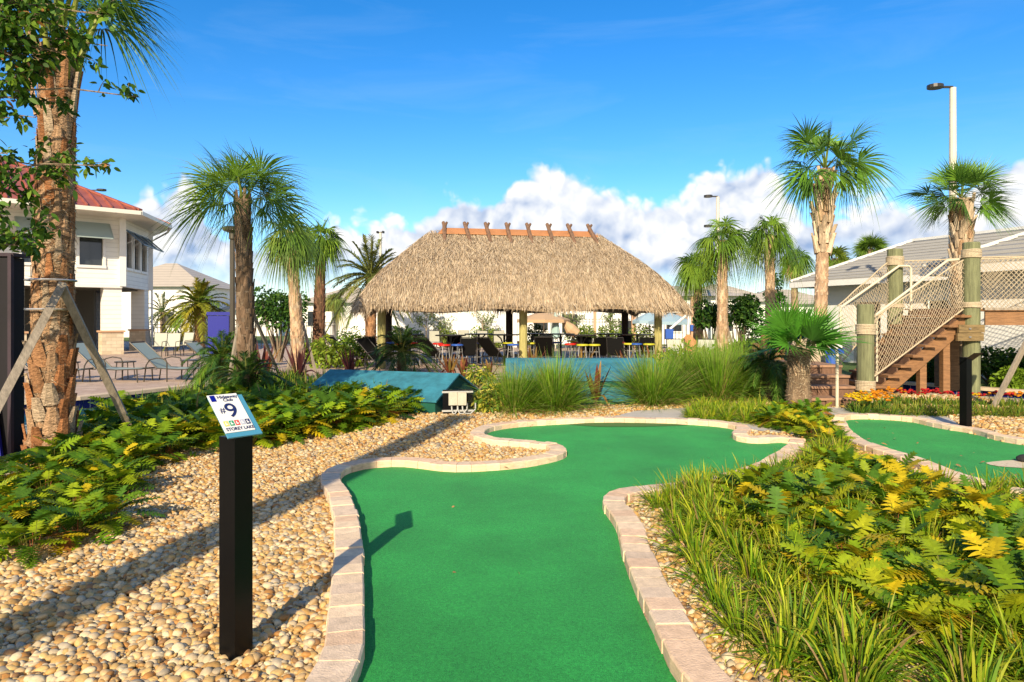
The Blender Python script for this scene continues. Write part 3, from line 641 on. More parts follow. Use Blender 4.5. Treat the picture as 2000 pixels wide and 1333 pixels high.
# marigold-like flowers and yellow-green edging at the right pool
def flowers(seed, c=(.7, .45, .02)):
    global rng
    g = liriope(seed, n=70, L=.24, w=.02, spread=90, base_r=.1, droop=(.1, .5), brown=0, pal=[(.07, .16, .02), (.10, .2, .02)])
    n = 16; a = rng.uniform(0, 6.28, n); r_ = .16*np.sqrt(rng.random(n))
    loc = np.stack([np.cos(a)*r_, np.sin(a)*r_, rng.uniform(.2, .27, n)], 1); S = np.tile(np.eye(3), (n, 1, 1))*np.array([.028, .028, .016])
    g.inst(ICO0[0], [ICO0[1]], S, loc, np.array(c)*rng.uniform(.7, 1.2, (n, 1))); return g
fl = [tag(flowers(60+i, c).build('bedding_flower', M['leaf']), l, 'flower', 'bedding flowers at the right pool edge') for i, (c, l) in enumerate([((.75, .5, .01), 'yellow bedding flowers in the bed before the rope stair'), ((.75, .28, .01), 'orange bedding flowers in the bed before the rope stair'), ((.5, .02, .02), 'red bedding flowers in the bed before the right pool'), ((.7, .6, .5), 'pale bedding flowers in the bed before the right pool')])]
LY = protos(liriope, 'grass_clump', M['leaf'], 'yellow-green grass clump in front of the bedding flowers on the right', 'grass clump', 'yellow-green grass clumps on the right', (71, 72), n=90, L=.32, w=.014,
            pal=[(.16, .24, .02), (.22, .28, .03), (.10, .19, .02)])
for i in range(17):
    px = 1672+i*24; yb = 803+.02*(px-1670)
    if i % 4 == 3 or i > 2: put(LY[i % 2], G(px, yb+7), sc=random.uniform(.9, 1.15)); put(LY[(i+1) % 2], G(px+8, yb-1), sc=random.uniform(.9, 1.1))
    k = 0 if px < 1720 else (1 if px < 1760 else random.choice([0, 2, 3, 2]) if px < 1850 else random.choice([2, 2, 2, 1, 0]))
    for dy in ((-2, -9, 4) if i < 3 else (-14,)): put(fl[k if random.random() < .7 else (k+1) % 2], G(px+random.uniform(-6, 6), yb+dy), sc=random.uniform(.9, 1.2))

def shrub(name, label, cat, px, py, rx, h, pal, n=500, ll=.07, lw=.035, seed=1, stems=True, group=None, Y=None, zoff=0, lumps=6):
    """multi-stemmed bush with leafy clumps"""
    global rng
    rng = np.random.default_rng(seed)
    base = np.array(G(px, py)) if Y is None else np.array((PX(px, Y), Y, 0)); t = thing(name, label, cat, tuple(base), group)
    g = Geo(); cs = []
    for i in range(lumps):
        a = rng.uniform(0, 6.28); r_ = rx*.62*math.sqrt(rng.random()); z = zoff+(h-zoff)*rng.uniform(.35, .82)
        c = base+np.array([math.cos(a)*r_, math.sin(a)*r_, z]); cs.append((c, rx*rng.uniform(.35, .55)))
        mid = (base+c)/2+np.array([rng.normal(0, .05), rng.normal(0, .05), 0]); g.tube([base+rng.normal(0, .03, 3)*[1, 1, 0], mid, c], [.02+.012*h, .014+.006*h, .008], 5, (.22, .17, .12), caps=False)
    g.build('stem', M['bark'], t)
    g = Geo(); N = n; k = rng.integers(len(cs), size=N); C = np.array([c for c, r in cs])[k]; Rr = np.array([r for c, r in cs])[k]
    d = nrm(rng.normal(size=(N, 3))); p = C+d*(Rr*rng.uniform(.45, 1.05, N)**.6)[:, None]; p[:, 2] = np.maximum(p[:, 2], .03)
    dd = nrm(d+rng.normal(0, .7, (N, 3))+np.array([0, 0, .1])); pal = np.array(pal)
    g.blades(p, dd, ll*rng.uniform(.7, 1.3, N), lw*rng.uniform(.7, 1.3, N), .3, pal[rng.integers(len(pal), size=N)]*rng.uniform(.7, 1.3, (N, 1)), k=3, prof=[.3, 1, .8, .05], tw=1.0)
    g.build('foliage', M['leaf'], t); return t
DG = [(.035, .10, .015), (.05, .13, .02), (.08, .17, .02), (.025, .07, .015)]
VY = [(.40, .38, .04), (.10, .20, .03), (.5, .45, .08), (.15, .25, .03)]
shrub('leafy_tree', 'multi-stemmed dark green tree behind the slender palms left of the thatched hut', 'tree', 545, 0, 1.1, 2.7, DG, n=2600, ll=.13, lw=.075, seed=5, Y=25, zoff=1.0, lumps=12)
shrub('leafy_tree', 'dark green tree behind the palm pair right of the thatched hut', 'tree', 1444, 0, .95, 2.5, DG, n=2200, ll=.13, lw=.075, seed=6, Y=26, zoff=.9, lumps=11)
shrub('leafy_tree', 'dark green tree directly at the right eave of the thatched hut', 'tree', 1384, 0, .7, 2.4, DG, n=1500, ll=.13, lw=.075, seed=7, Y=24.5, zoff=.9, lumps=8)
shrub('leafy_tree', 'thin loose-leaved tree between two palms above the dark trees on the right', 'tree', 1525, 0, .7, 3.8, DG, n=700, ll=.13, lw=.075, seed=8, Y=29, zoff=1.6, lumps=9)
shrub('variegated_shrub', 'yellow and green variegated shrub right of the electrical box', 'shrub', 957, 806, .36, .5, VY, n=900, ll=.10, lw=.04, seed=9)
shrub('variegated_shrub', 'yellow variegated shrub just behind the gable end of the left blue block', 'shrub', 935, 765, .35, .55, VY, n=600, ll=.10, lw=.04, seed=10)
for i, (px, Y, rx, h, pl, lb) in enumerate([(640, 22, .8, .75, [(.16, .25, .02), (.25, .32, .03)], 'bright yellow-green shrub left of the leftmost hut post'), (610, 24, .7, .7, [(.16, .25, .02), (.22, .3, .03)], 'yellow-green shrub behind the second slender palm'),
        (700, 23, .8, .9, [(.12, .22, .02), (.2, .28, .02)], 'green and yellow shrub close to the leftmost hut post'), (1330, 17, .9, .7, [(.30, .34, .03), (.12, .22, .02)], 'yellow-green shrub before the right hut post'),
        (1370, 18, .9, .75, [(.25, .32, .03), (.12, .22, .02)], 'yellow-green shrub before the pale chairs'), (1470, 22, 1.0, .8, [(.08, .17, .02), (.12, .22, .02)], 'green shrub before the palm pair on the right'),
        (1430, 21, 1.0, .7, [(.10, .2, .02), (.15, .25, .02)], 'green shrub at the foot of the right slender palm'),
        (1200, 36, 1.2, 1.3, [(.20, .28, .04), (.10, .19, .03)], 'loose green shrub behind the bar tables in the middle of the hut'), (1130, 36.5, 1.0, 1.2, [(.20, .28, .04), (.10, .19, .03)], 'green shrub behind the hut beside the folded tan umbrella'),
        (1165, 36, .9, 1.2, [(.25, .3, .05), (.12, .2, .03)], 'pale green shrub behind the hut right of the tan umbrellas'),
        (1250, 36, 1.0, 1.1, [(.12, .2, .03), (.2, .28, .04)], 'green shrub behind the dark right rear hut post'), (760, 37.5, .9, .9, [(.14, .22, .03)], 'low green shrub before the white wall left of the shaded palms'),
        (800, 37.5, .9, .9, [(.14, .22, .03)], 'low green shrub before the white wall beside the leftmost sapling'), (870, 37.5, .9, 1.0, [(.2, .26, .04)], 'low green shrub before the white wall, middle bay of the hut'),
        (930, 37.3, .9, 1.0, [(.14, .22, .03)], 'low green shrub before the white wall by the dark rear post'), (970, 37, .9, .9, [(.2, .26, .04)], 'low green shrub behind the dark rear post'),
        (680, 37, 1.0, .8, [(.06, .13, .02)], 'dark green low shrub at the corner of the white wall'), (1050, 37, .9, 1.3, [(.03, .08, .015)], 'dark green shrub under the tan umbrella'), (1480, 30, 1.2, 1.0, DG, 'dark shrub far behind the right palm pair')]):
    shrub('garden_shrub', lb, 'shrub', px, 0, rx, h, pl, n=700, ll=.14, lw=.07, seed=100+i, Y=Y, group='shrubs round the hut')
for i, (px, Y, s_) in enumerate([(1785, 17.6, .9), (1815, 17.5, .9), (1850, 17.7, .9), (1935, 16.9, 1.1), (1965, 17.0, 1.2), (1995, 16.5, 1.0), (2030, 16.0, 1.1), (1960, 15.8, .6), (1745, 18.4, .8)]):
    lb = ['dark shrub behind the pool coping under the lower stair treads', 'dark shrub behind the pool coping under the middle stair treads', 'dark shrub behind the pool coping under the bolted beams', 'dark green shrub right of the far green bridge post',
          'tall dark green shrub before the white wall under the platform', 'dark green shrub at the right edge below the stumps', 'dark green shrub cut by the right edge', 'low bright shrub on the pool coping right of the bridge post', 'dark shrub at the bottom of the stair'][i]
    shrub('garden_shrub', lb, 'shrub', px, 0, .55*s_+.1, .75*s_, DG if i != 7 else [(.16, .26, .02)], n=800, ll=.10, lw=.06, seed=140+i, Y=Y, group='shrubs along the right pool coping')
# saplings with pale trunks in front of the white wall
for i, (px, Y, h, lb) in enumerate([(832, 37, 2.4, 'slim sapling before the white wall, left bay of the hut'), (942, 37, 2.3, 'round-topped sapling before the white wall, middle bay of the hut'), (1118, 37, 2.4, 'silvery sapling right of the folded teal umbrella'), (1192, 36, 2.5, 'leafy sapling before the grey house, right bay of the hut'), (860, 38, 2.2, 'thin second sapling close to the left bay sapling')]):
    rng = np.random.default_rng(200+i); b = np.array((PX(px, Y), Y, 0)); t = thing('sapling', lb, 'tree', tuple(b), 'saplings behind the hut'); g = Geo(); pts = []
    g.tube([b, b+[.02, 0, h*.5], b+[0, 0, h*.75]], [.045, .035, .02], 6, (.33, .27, .19))
    for k in range(9):
        a = rng.uniform(0, 6.28); s0 = b+np.array([0, 0, h*rng.uniform(.35, .7)]); e = s0+np.array([math.cos(a)*.6, math.sin(a)*.6, rng.uniform(.3, .7)]); g.tube([s0, (s0+e)/2+[0, 0, -.03], e], [.02, .014, .006], 4, (.33, .27, .19), caps=False); pts.append((s0, e))
    g.build('trunk', M['bark'], t); g = Geo(); N = 420; k = rng.integers(9, size=N); u = rng.uniform(.3, 1.1, (N, 1)); A = np.array([p[0] for p in pts])[k]; B = np.array([p[1] for p in pts])[k]
    g.blades(A+(B-A)*u+rng.normal(0, .09, (N, 3)), rng.normal(size=(N, 3)), .12, .05, .3, np.array((.16, .22, .06))*rng.uniform(.6, 1.5, (N, 1)), k=2, prof=[.3, 1, .1], tw=1); g.build('crown', M['leaf'], t)
# red strap-leaved plants
def redplant(seed, h=.8, n=16, w=.075, pal=((.16, .035, .02), (.26, .07, .03), (.36, .22, .05), (.10, .02, .02), (.22, .16, .04))):
    global rng
    rng = np.random.default_rng(seed); g = Geo(); a = np.arange(n)*2.4; q = np.arange(n)/n; el = R(88)-R(48)*q+rng.normal(0, .08, n)
    pal = np.array(pal); c = pal[rng.integers(len(pal), size=n)]*rng.uniform(.8, 1.2, (n, 1)); c2 = pal[rng.integers(len(pal), size=n)]
    g.blades(np.stack([np.cos(a)*.03, np.sin(a)*.03, np.full(n, h*.15)], 1), ang_dirs(a, el), h*rng.uniform(.7, 1.1, n), w, np.where(q > .6, .9, .12), c, k=6, tip=c2, tw=.3, prof=[.5, .8, 1, 1, .8, .5, .05])
    g.cyl((0, 0, 0), .04, h*.2, 7, (.25, .16, .10)); return g
for i, (px, py, h, lb) in enumerate([(1163, 795, .85, 'red and bronze strap-leaved plant standing alone before the blue stepped block'), (878, 738, .7, 'dark red strap-leaved plant just behind the left blue block'), (905, 742, .62, 'reddish strap-leaved plant left of the gap between the blue blocks'), (955, 748, .7, 'dark red spreading plant beside the gap between the blue blocks'),
        (1275, 745, .95, 'reddish strap-leaved plant at the right end of the stepped block'), (1325, 735, .95, 'bronze strap-leaved plant right of the stepped block behind the fountain grass'), (1040, 735, .8, 'thin reddish plant behind the stepped block near the middle hut post'),
        (685, 745, .95, 'very dark upright strap plant behind the left blue block'), (505, 765, 1.1, 'dark red strap-leaved plant beside the thick middle palm'), (520, 742, 1.0, 'purple-red strap-leaved plant right of the thick middle palm'), (583, 752, 1.05, 'dark strap-leaved plant at the foot of the slender palm'), (1140, 735, .8, 'thin red plant behind the middle of the stepped block'), (1220, 738, .75, 'red-brown plant behind the right part of the stepped block')]):
    dark = i in (7, 10, 8); o = redplant(300+i, h, pal=((.05, .015, .02), (.10, .03, .03), (.16, .06, .05)) if dark else ((.16, .035, .02), (.26, .07, .03), (.36, .22, .05), (.10, .02, .02), (.22, .16, .04)), n=20 if dark else 15)
    b = o.build('red_strap_plant', M['leaf']); tag(b, lb, 'plant', 'red-leaved plants'); b.location = G(px, py)

# ------------------------------------------------------------------ palms
def fan_leaf(g, base, d, Lp, Lb, c, nseg=34, sp=115, droop=.45, pet=(.20, .26, .05), w=None, tipc=None, fold=.25):
    d = nrm(d); pe = np.array(base)+d*Lp; pe[2] -= .12*Lp
    g.blades([base], [d], Lp, .03*Lb+.012, .12, pet, k=3, prof=[1.4, 1, .8, .6])
    dd = nrm(d+np.array([0, 0, -.22])); s = np.cross(dd, [0, 0, 1.0])
    if np.linalg.norm(s) < .1: s = np.array([1.0, 0, 0])
    s = nrm(s); roll = rng.normal(0, .75); up = np.cross(s, dd); s, up = s*math.cos(roll)+up*math.sin(roll), up*math.cos(roll)-s*math.sin(roll)
    a = np.linspace(-R(sp), R(sp), nseg)+rng.normal(0, .02, nseg)
    D = np.cos(a)[:, None]*dd+np.sin(a)[:, None]*s+up*(fold*np.abs(np.sin(a))[:, None]+.05)
    L = Lb*(.62+.38*np.cos(a*.7))*rng.uniform(.93, 1.07, nseg)
    wd = (w or 1.0)*2*R(sp)/nseg*Lb*.5
    dr = droop*rng.uniform(.6, 1.4, nseg)
    g.blades(np.tile(pe, (nseg, 1)), D, L, wd, dr, c*rng.uniform(.85, 1.18, (nseg, 1)), k=6, side=np.cross(D, up), prof=[.05, .45, .95, .8, .45, .22, .03], tip=tipc if tipc is not None else None, tw=.2)
def date_leaf(g, base, d, L, c, n=34, ll=.32, droop=.5, w=.022, pet=(.22, .24, .06)):
    d = nrm(d); t = np.linspace(0, 1, 9); pts = np.array(base)+d*(L*t)[:, None]; pts[:, 2] -= droop*L*t**2.2
    g.blades([base], [d], L, .035, 0, pet, k=1, prof=[.01, .01])
    g.tube(pts, np.linspace(.018, .004, 9)*L, 4, pet, caps=False)
    u = np.linspace(.12, 1, n)
    pos = np.stack([np.interp(u, t, pts[:, i]) for i in range(3)], 1); tan = nrm(np.stack([np.interp(u, t, np.gradient(pts[:, i])) for i in range(3)], 1))
    s = nrm(np.cross(tan, [0, 0, 1.0])+1e-4); up = np.cross(s, tan)
    for sg in (-1, 1):
        D = nrm(s*sg+tan*np.interp(u, [0, 1], [.5, 1.4])[:, None]+up*.35+rng.normal(0, .08, (n, 3)))
        g.blades(pos, D, ll*np.interp(u, [.1, .3, .7, 1], [.5, 1, .95, .5])*rng.uniform(.85, 1.1, n), w, .35*rng.uniform(.5, 1.5, n), c*rng.uniform(.8, 1.2, (n, 1)), k=3, prof=[.8, 1, .6, .05], tw=.3)
BOOT = np.array([[-.5, 0, 0], [-.25, .28, -.08], [.25, .28, -.08], [.5, 0, 0], [-.36, .25, .55], [-.16, .52, .55], [.16, .52, .55], [.36, .25, .55], [-.22, .5, 1], [-.13, .78, 1.0], [.13, .78, 1.0], [.22, .5, 1]], float)
BOOTF = [np.array([[0, 1, 5, 4], [1, 2, 6, 5], [2, 3, 7, 6], [4, 5, 9, 8], [5, 6, 10, 9], [6, 7, 11, 10], [8, 9, 10, 11], [3, 0, 4, 7], [7, 4, 8, 11]])]
def palm_trunk(t, base, h, r0, r1, lean=(0, 0), col=(.34, .24, .15), boots=None, fibre=0, fib=1.0, bootcol=None, name='trunk'):
    """boots = (z0, z1, width, length, out, count per ring)"""
    g = Geo(); n = max(10, int(h*9)); tt = np.linspace(0, 1, n); b = np.array(base, float)
    pts = b+np.stack([lean[0]*tt**1.3, lean[1]*tt**1.3, h*tt], 1)
    r = np.interp(tt, [0, .08, .5, 1], [r0*1.18, r0, (r0+r1)/2, r1]); r = r*(1+rng.normal(0, .035, n))
    rr = r[:, None]*(1+rng.normal(0, .035, (n, 14)))
    g.tube(pts, rr, 14, col)
    g.C[-1] = g.C[-1]*np.repeat(rng.uniform(.78, 1.2, n), 14)[:, None]*rng.uniform(.85, 1.15, (n*14, 1))
    def surf(z, a):
        u = np.clip(z/h, 0, 1); cx = np.interp(u, tt, pts[:, 0]); cy = np.interp(u, tt, pts[:, 1]); rr_ = np.interp(u, tt, r)
        return np.stack([cx+np.cos(a)*rr_, cy+np.sin(a)*rr_, b[2]+z], 1)
    for bt in (boots or []):
        z0, z1, bw, bl, out, cnt = bt; rows = int((z1-z0)/(bl*.62)); zz = []; aa = []
        for i in range(rows):
            for j in range(cnt): zz.append(z0+i*bl*.62+rng.normal(0, bl*.06)); aa.append(6.283*(j+.5*(i % 2))/cnt+rng.normal(0, .08))
        zz = np.array(zz); aa = np.array(aa); N = len(zz); loc = surf(zz, aa); loc[:, :2] -= np.stack([np.cos(aa), np.sin(aa)], 1)*bw*.10
        S = np.stack([bw*rng.uniform(.85, 1.15, N), out*rng.uniform(.7, 1.3, N), bl*rng.uniform(.8, 1.2, N)], 1)
        Mx = rotm(aa-math.pi/2)*S[:, None, :]
        bc = np.array(bootcol if bootcol is not None else [(.42, .25, .13), (.36, .22, .13), (.46, .30, .18), (.28, .18, .11)])
        g.inst(BOOT, BOOTF, Mx, loc, bc[rng.integers(len(bc), size=N)]*rng.uniform(.75, 1.2, (N, 1)))
    if fibre:
        N = fibre; z = rng.uniform(0, h, N); a = rng.uniform(0, 6.283, N); p = surf(z, a); tang = np.stack([-np.sin(a), np.cos(a), np.zeros(N)], 1); nr = np.stack([np.cos(a), np.sin(a), np.zeros(N)], 1)
        D = nrm(tang*rng.normal(0, 1.0, (N, 1))+nr*rng.uniform(-.1, .14, (N, 1))+np.array([0, 0, 1])*rng.normal(.1, .45, (N, 1)))
        fc = np.array([(.42, .31, .20), (.30, .20, .12), (.52, .41, .28), (.20, .12, .07)])
        g.blades(p-nr*.01, D, rng.uniform(.05, .14, N)*(r0/.22), .010*(r0/.22), rng.uniform(-.1, .6, N), fib*fc[rng.integers(4, size=N)], k=3, side=np.cross(D, nr), tw=.5)
    return g.build(name, M['nearbark'] if r0 == .215 else M['bark'], t), pts[-1]
def crown_fan(t, top, nl, Lp, Lb, pal, elr=(-35, 85), droop=.45, nseg=34, sp=115, seed=1, w=None, bias=None, dead=0, fold=.25):
    g = Geo()
    for i in range(nl):
        a = i*2.39996+rng.normal(0, .2); q = (i+.5)/nl; el = R(elr[1]+(elr[0]-elr[1])*q**.85+rng.normal(0, 6)); d = np.array([math.cos(a)*math.cos(el), math.sin(a)*math.cos(el), math.sin(el)])
        if bias is not None: d = nrm(d+np.array(bias))
        c = np.array(pal[rng.integers(len(pal))])*rng.uniform(.8, 1.2); s_ = rng.uniform(.85, 1.1)
        fan_leaf(g, np.array(top)+d*.05, d, Lp*s_*rng.uniform(.5, 1.1), Lb*s_, c, nseg, sp, droop*(1+.8*q), w=w, fold=fold)
    for i in range(dead):
        a = rng.uniform(0, 6.28); el = R(-60+rng.normal(0, 10)); d = np.array([math.cos(a)*math.cos(el), math.sin(a)*math.cos(el), math.sin(el)])
        fan_leaf(g, np.array(top)-[0, 0, .1], d, Lp*.5, Lb*.8, np.array((.50, .36, .16)), nseg//2, 50, .6, pet=(.4, .3, .15))
    return g.build('crown', M['palmleaf'], t)
def crown_date(t, top, nl, L, pal, elr=(-25, 85), droop=.5, ll=.32, n=34, w=.022):
    g = Geo()
    for i in range(nl):
        a = i*2.39996+rng.normal(0, .2); q = (i+.5)/nl; el = R(elr[1]+(elr[0]-elr[1])*q**.9+rng.normal(0, 5)); d = np.array([math.cos(a)*math.cos(el), math.sin(a)*math.cos(el), math.sin(el)])
        date_leaf(g, np.array(top)+d*.04, d, L*rng.uniform(.85, 1.1), np.array(pal[rng.integers(len(pal))]), n=n, ll=ll, droop=droop*(.5+q), w=w)
    return g.build('crown', M['palmleaf'], t)
PG = [(.10, .19, .015), (.14, .25, .02), (.19, .30, .025), (.06, .13, .015)]
PD = [(.05, .13, .02), (.08, .17, .025), (.035, .09, .015), (.13, .22, .03)]
# big foreground palm (left)
rng = np.random.default_rng(400)
M['nearbark'] = mat('fibrous_bark', attr=True, rough=.95, spec=.08, noise=(22, .38, 1.4), bump=(40, .9, .03), stretch=(1, 1, 2.6))
bp = np.array(G(100, 900)); t = thing('palm_tree', 'thick shaggy palm in the left foreground with brown leaf bases, crown above the frame', 'palm', tuple(bp))
palm_trunk(t, bp, 4.75, .215, .175, lean=(.02, .1), col=(.42, .26, .15), boots=[(.0, 1.35, .18, .26, .10, 6), (1.4, 4.5, .11, .34, .035, 7), (4.0, 4.9, .10, .5, .16, 5)], fibre=9500, bootcol=[(.42, .22, .11), (.46, .29, .17), (.36, .16, .07), (.46, .35, .24)])
crown_fan(t, bp+[.02, .1, 4.8], 20, 1.15, 1.0, PD, elr=(34, 88), droop=.5, nseg=44, sp=95, w=.7)
for i in range(7):
    a = i*.9+.3; g = Geo(); o = np.array([math.cos(a), math.sin(a), 0]); top = bp+[.02, .1, 4.35]
    g.tube([top+o*.16, top+o*.24+[0, 0, .35], top+o*.42+[0, 0, .85], top+o*.75+[0, 0, 1.3]], [.045, .032, .024, .016], 6, (.30, .33, .06)); g.build('leaf_stalk', M['palmleaf'], t, smooth=True)
g = Geo()
for z in (1.72, 2.05): g.tube([bp+[math.cos(a)*.245, math.sin(a)*.245, z] for a in np.linspace(0, 6.283, 25)], .012, 5, (.5, .5, .5), caps=False)
g.build('strap', mat('strap', (.55, .53, .50), rough=.4, metal=.6), t)
for a_, lb in ((G(-110, 985), 'weathered wooden prop leaning on the big foreground palm from the left edge'), (G(272, 866), 'weathered wooden prop leaning on the right side of the big foreground palm')):
    g = Geo(); a_ = np.array(a_); top = bp+np.array([-.25 if a_[0] < bp[0] else .25, -.2, 1.98]); g.beam(a_+[0, 0, -.05], top, .14, .08, roll=.9)
    tag(g.build('tree_prop', M['greywood'], origin=tuple(a_)), lb, 'tree prop', 'wooden props on the palms')
# thick fan palm left of centre
def palm(label, px, Y, ytop, r0, r1, kind, seed, xtop=None, group=None, base_py=None, tcol=(.34, .25, .16), boots=None, fibre=0, bootcol=None, fib=1.0, **kw):
    global rng
    rng = np.random.default_rng(seed); b = np.array((PX(px, Y), Y, 0.0)); h = ZY(ytop, Y); t = thing('palm_tree', label, 'palm', tuple(b), group)
    lean = (PX(xtop, Y)-b[0] if xtop else 0, 0)
    _, top = palm_trunk(t, b, h, r0, r1, lean, tcol, boots, fibre, bootcol=bootcol, fib=fib)
    (crown_fan if kind == 'fan' else crown_date)(t, top, **kw); return t
palm('thick dark-trunked fan palm with a wide drooping crown, second from the left', 482, 12.9, 402, .165, .135, 'fan', 411, xtop=474, fibre=2500, tcol=(.20, .145, .10), boots=[(.2, 4.0, .12, .26, .05, 6)], bootcol=[(.17, .11, .07), (.12, .08, .05), (.22, .15, .10)], fib=.55,
     nl=24, Lp=.66, Lb=1.08, pal=PG, elr=(-4, 80), droop=.36, nseg=38, sp=86, w=.62)
PINK = [(.50, .34, .20), (.42, .28, .17), (.56, .42, .28)]
palm('slender palm with a pinkish trunk and small tired crown, left of the thatched hut', 584, 18, 452, .175, .12, 'fan', 412, xtop=566, tcol=(.48, .31, .19), boots=[(.1, 3.9, .10, .16, .03, 7)], bootcol=PINK, fibre=300, nl=22, Lp=.35, Lb=.66, pal=[(.12, .2, .03), (.2, .27, .04), (.09, .17, .02)], elr=(-70, 70), droop=.8, dead=3)
palm('dark slim palm just behind the pinkish slender one, left of the thatched hut', 622, 26, 465, .24, .15, 'fan', 413, xtop=628, tcol=(.16, .085, .05), boots=[(.1, 4.4, .12, .22, .05, 6)], bootcol=[(.20, .10, .06), (.14, .08, .05)], fibre=300, nl=22, Lp=.45, Lb=.85, pal=PG, elr=(-50, 75), droop=.7, dead=2)
palm('date palm with an orange patterned trunk behind the left corner of the hut', 724, 33, 540, .26, .24, 'date', 414, tcol=(.36, .20, .10), boots=[(.1, 3.0, .18, .2, .06, 7)], bootcol=[(.48, .26, .13), (.38, .2, .1)], nl=40, L=2.3, pal=[(.17, .21, .05), (.12, .16, .035), (.24, .25, .06)], elr=(-35, 88), droop=.38, ll=.5, n=44, w=.05)
palm('bushy yellow-green date palm far left between clubhouse and thick palm', 390, 33, 597, .22, .2, 'date', 415, tcol=(.40, .28, .16), boots=[(.1, 1.9, .2, .2, .07, 7)], nl=60, L=1.65, pal=[(.26, .28, .03), (.15, .24, .03), (.34, .30, .03)], elr=(-38, 88), droop=.5, ll=.4, n=44, w=.05)
palm('small feathery date palm in front of the thick palm, its trunk short and brown', 425, 14.6, 705, .17, .15, 'date', 416, xtop=434, tcol=(.30, .17, .09), boots=[(.0, .75, .1, .12, .05, 8)], bootcol=[(.45, .26, .13), (.3, .17, .09)], fibre=200, nl=64, L=.85, pal=[(.08, .17, .02), (.05, .12, .02), (.13, .24, .02)], elr=(-30, 85), droop=.7, ll=.22, n=46, w=.015)
palm('small dark feathery date palm leaning against the thick palm trunk', 482, 12.4, 742, .17, .16, 'date', 417, tcol=(.14, .09, .06), boots=[(.0, .6, .1, .12, .05, 8)], bootcol=[(.24, .15, .09), (.14, .09, .06)], fibre=200, nl=54, L=.75, pal=[(.04, .10, .015), (.07, .15, .02)], elr=(-25, 80), droop=.7, ll=.21, n=42, w=.015)
palm('dark young feathery palm in front of the leftmost hut post', 785, 19.5, 690, .14, .12, 'date', 418, tcol=(.14, .09, .06), nl=34, L=1.1, pal=[(.06, .12, .02), (.04, .09, .015)], elr=(-8, 82), droop=.6, ll=.3, n=40, w=.024)
palm('low dark feathery palm left of the small fan palm stump', 1496, 13.2, 715, .12, .12, 'date', 419, tcol=(.14, .09, .06), nl=44, L=.8, pal=[(.05, .12, .02), (.08, .17, .02)], elr=(-35, 75), droop=.8, ll=.22, n=42, w=.016)
# right side palms
palm('tall sabal palm on the right with criss-cross leaf bases under a broad crown', 1600, 16.5, 330, .15, .14, 'fan', 421, xtop=1612, tcol=(.50, .33, .21), boots=[(3.2, 5.2, .15, .42, .22, 7), (.1, 3.1, .18, .12, .004, 5)], bootcol=[(.58, .46, .33), (.50, .38, .26), (.44, .30, .18)],
     nl=24, Lp=.74, Lb=1.0, pal=[(.10, .22, .02), (.14, .27, .03), (.07, .16, .02)], elr=(-16, 86), droop=.38, nseg=34, sp=82, w=.85)
palm('round-headed sabal palm before the white light pole on the right', 1882, 16.1, 388, .19, .20, 'fan', 422, xtop=1878, tcol=(.42, .30, .2), boots=[(1.6, 4.35, .16, .34, .14, 7)], bootcol=[(.58, .46, .33), (.50, .38, .26), (.38, .24, .14)], fibre=200,
     nl=32, Lp=.6, Lb=.78, pal=[(.11, .23, .03), (.15, .29, .03), (.08, .18, .03)], elr=(-32, 88), droop=.2, nseg=32, sp=80, w=.8)
palm('slender palm with a fine drooping mop crown, first of the pair right of the hut', 1411, 22, 470, .18, .14, 'fan', 423, tcol=(.48, .32, .2), boots=[(.1, 3.6, .12, .18, .04, 7)], bootcol=PINK, fibre=300, nl=20, Lp=.5, Lb=.85, pal=PG+[(.2, .3, .04)], elr=(-35, 85), droop=.85, nseg=30, w=.75)
palm('slender palm with a mop crown, second of the pair right of the hut', 1505, 24, 458, .18, .14, 'fan', 424, xtop=1503, tcol=(.48, .32, .2), boots=[(.1, 4.0, .12, .18, .04, 7)], bootcol=PINK, fibre=300, nl=20, Lp=.55, Lb=.92, pal=PG+[(.2, .3, .04)], elr=(-35, 85), droop=.85, nseg=30, w=.75)
palm('shorter palm nearest the right eave of the hut', 1364, 26, 520, .18, .14, 'fan', 425, xtop=1362, tcol=(.34, .2, .12), boots=[(.1, 2.9, .12, .18, .04, 7)], bootcol=PINK, nl=26, Lp=.38, Lb=.8, pal=PG, elr=(-45, 85), droop=.8)
palm('small palm with a skirt of dead straw leaves far right of the hut', 1552, 30, 505, .17, .14, 'fan', 426, tcol=(.40, .28, .18), nl=16, Lp=.4, Lb=.8, pal=PG, elr=(-30, 80), droop=.9, dead=7)
palm('distant fan palm showing its round crown above the grey tiled roof', 1701, 36, 487, .2, .17, 'fan', 427, nl=30, Lp=.4, Lb=.85, pal=[(.10, .18, .02), (.14, .24, .03)], elr=(-20, 88), droop=.25)
palm('distant palm half hidden behind the tall sabal trunk', 1632, 34, 505, .2, .17, 'fan', 428, nl=24, Lp=.4, Lb=.8, pal=[(.14, .22, .03), (.2, .27, .03)], elr=(-45, 80), droop=.5)
palm('distant yellowish palm left of the hut before the small house', 652, 40, 590, .2, .17, 'fan', 429, nl=20, Lp=.3, Lb=.9, pal=[(.30, .30, .08), (.18, .24, .05)], elr=(-50, 80), droop=.8)
palm('distant palm beside the far left tiled house', 318, 50, 610, .2, .18, 'date', 430, nl=24, L=2.0, pal=[(.05, .10, .02), (.09, .15, .03)], elr=(-35, 85), droop=.5, ll=.4, n=22, w=.05)
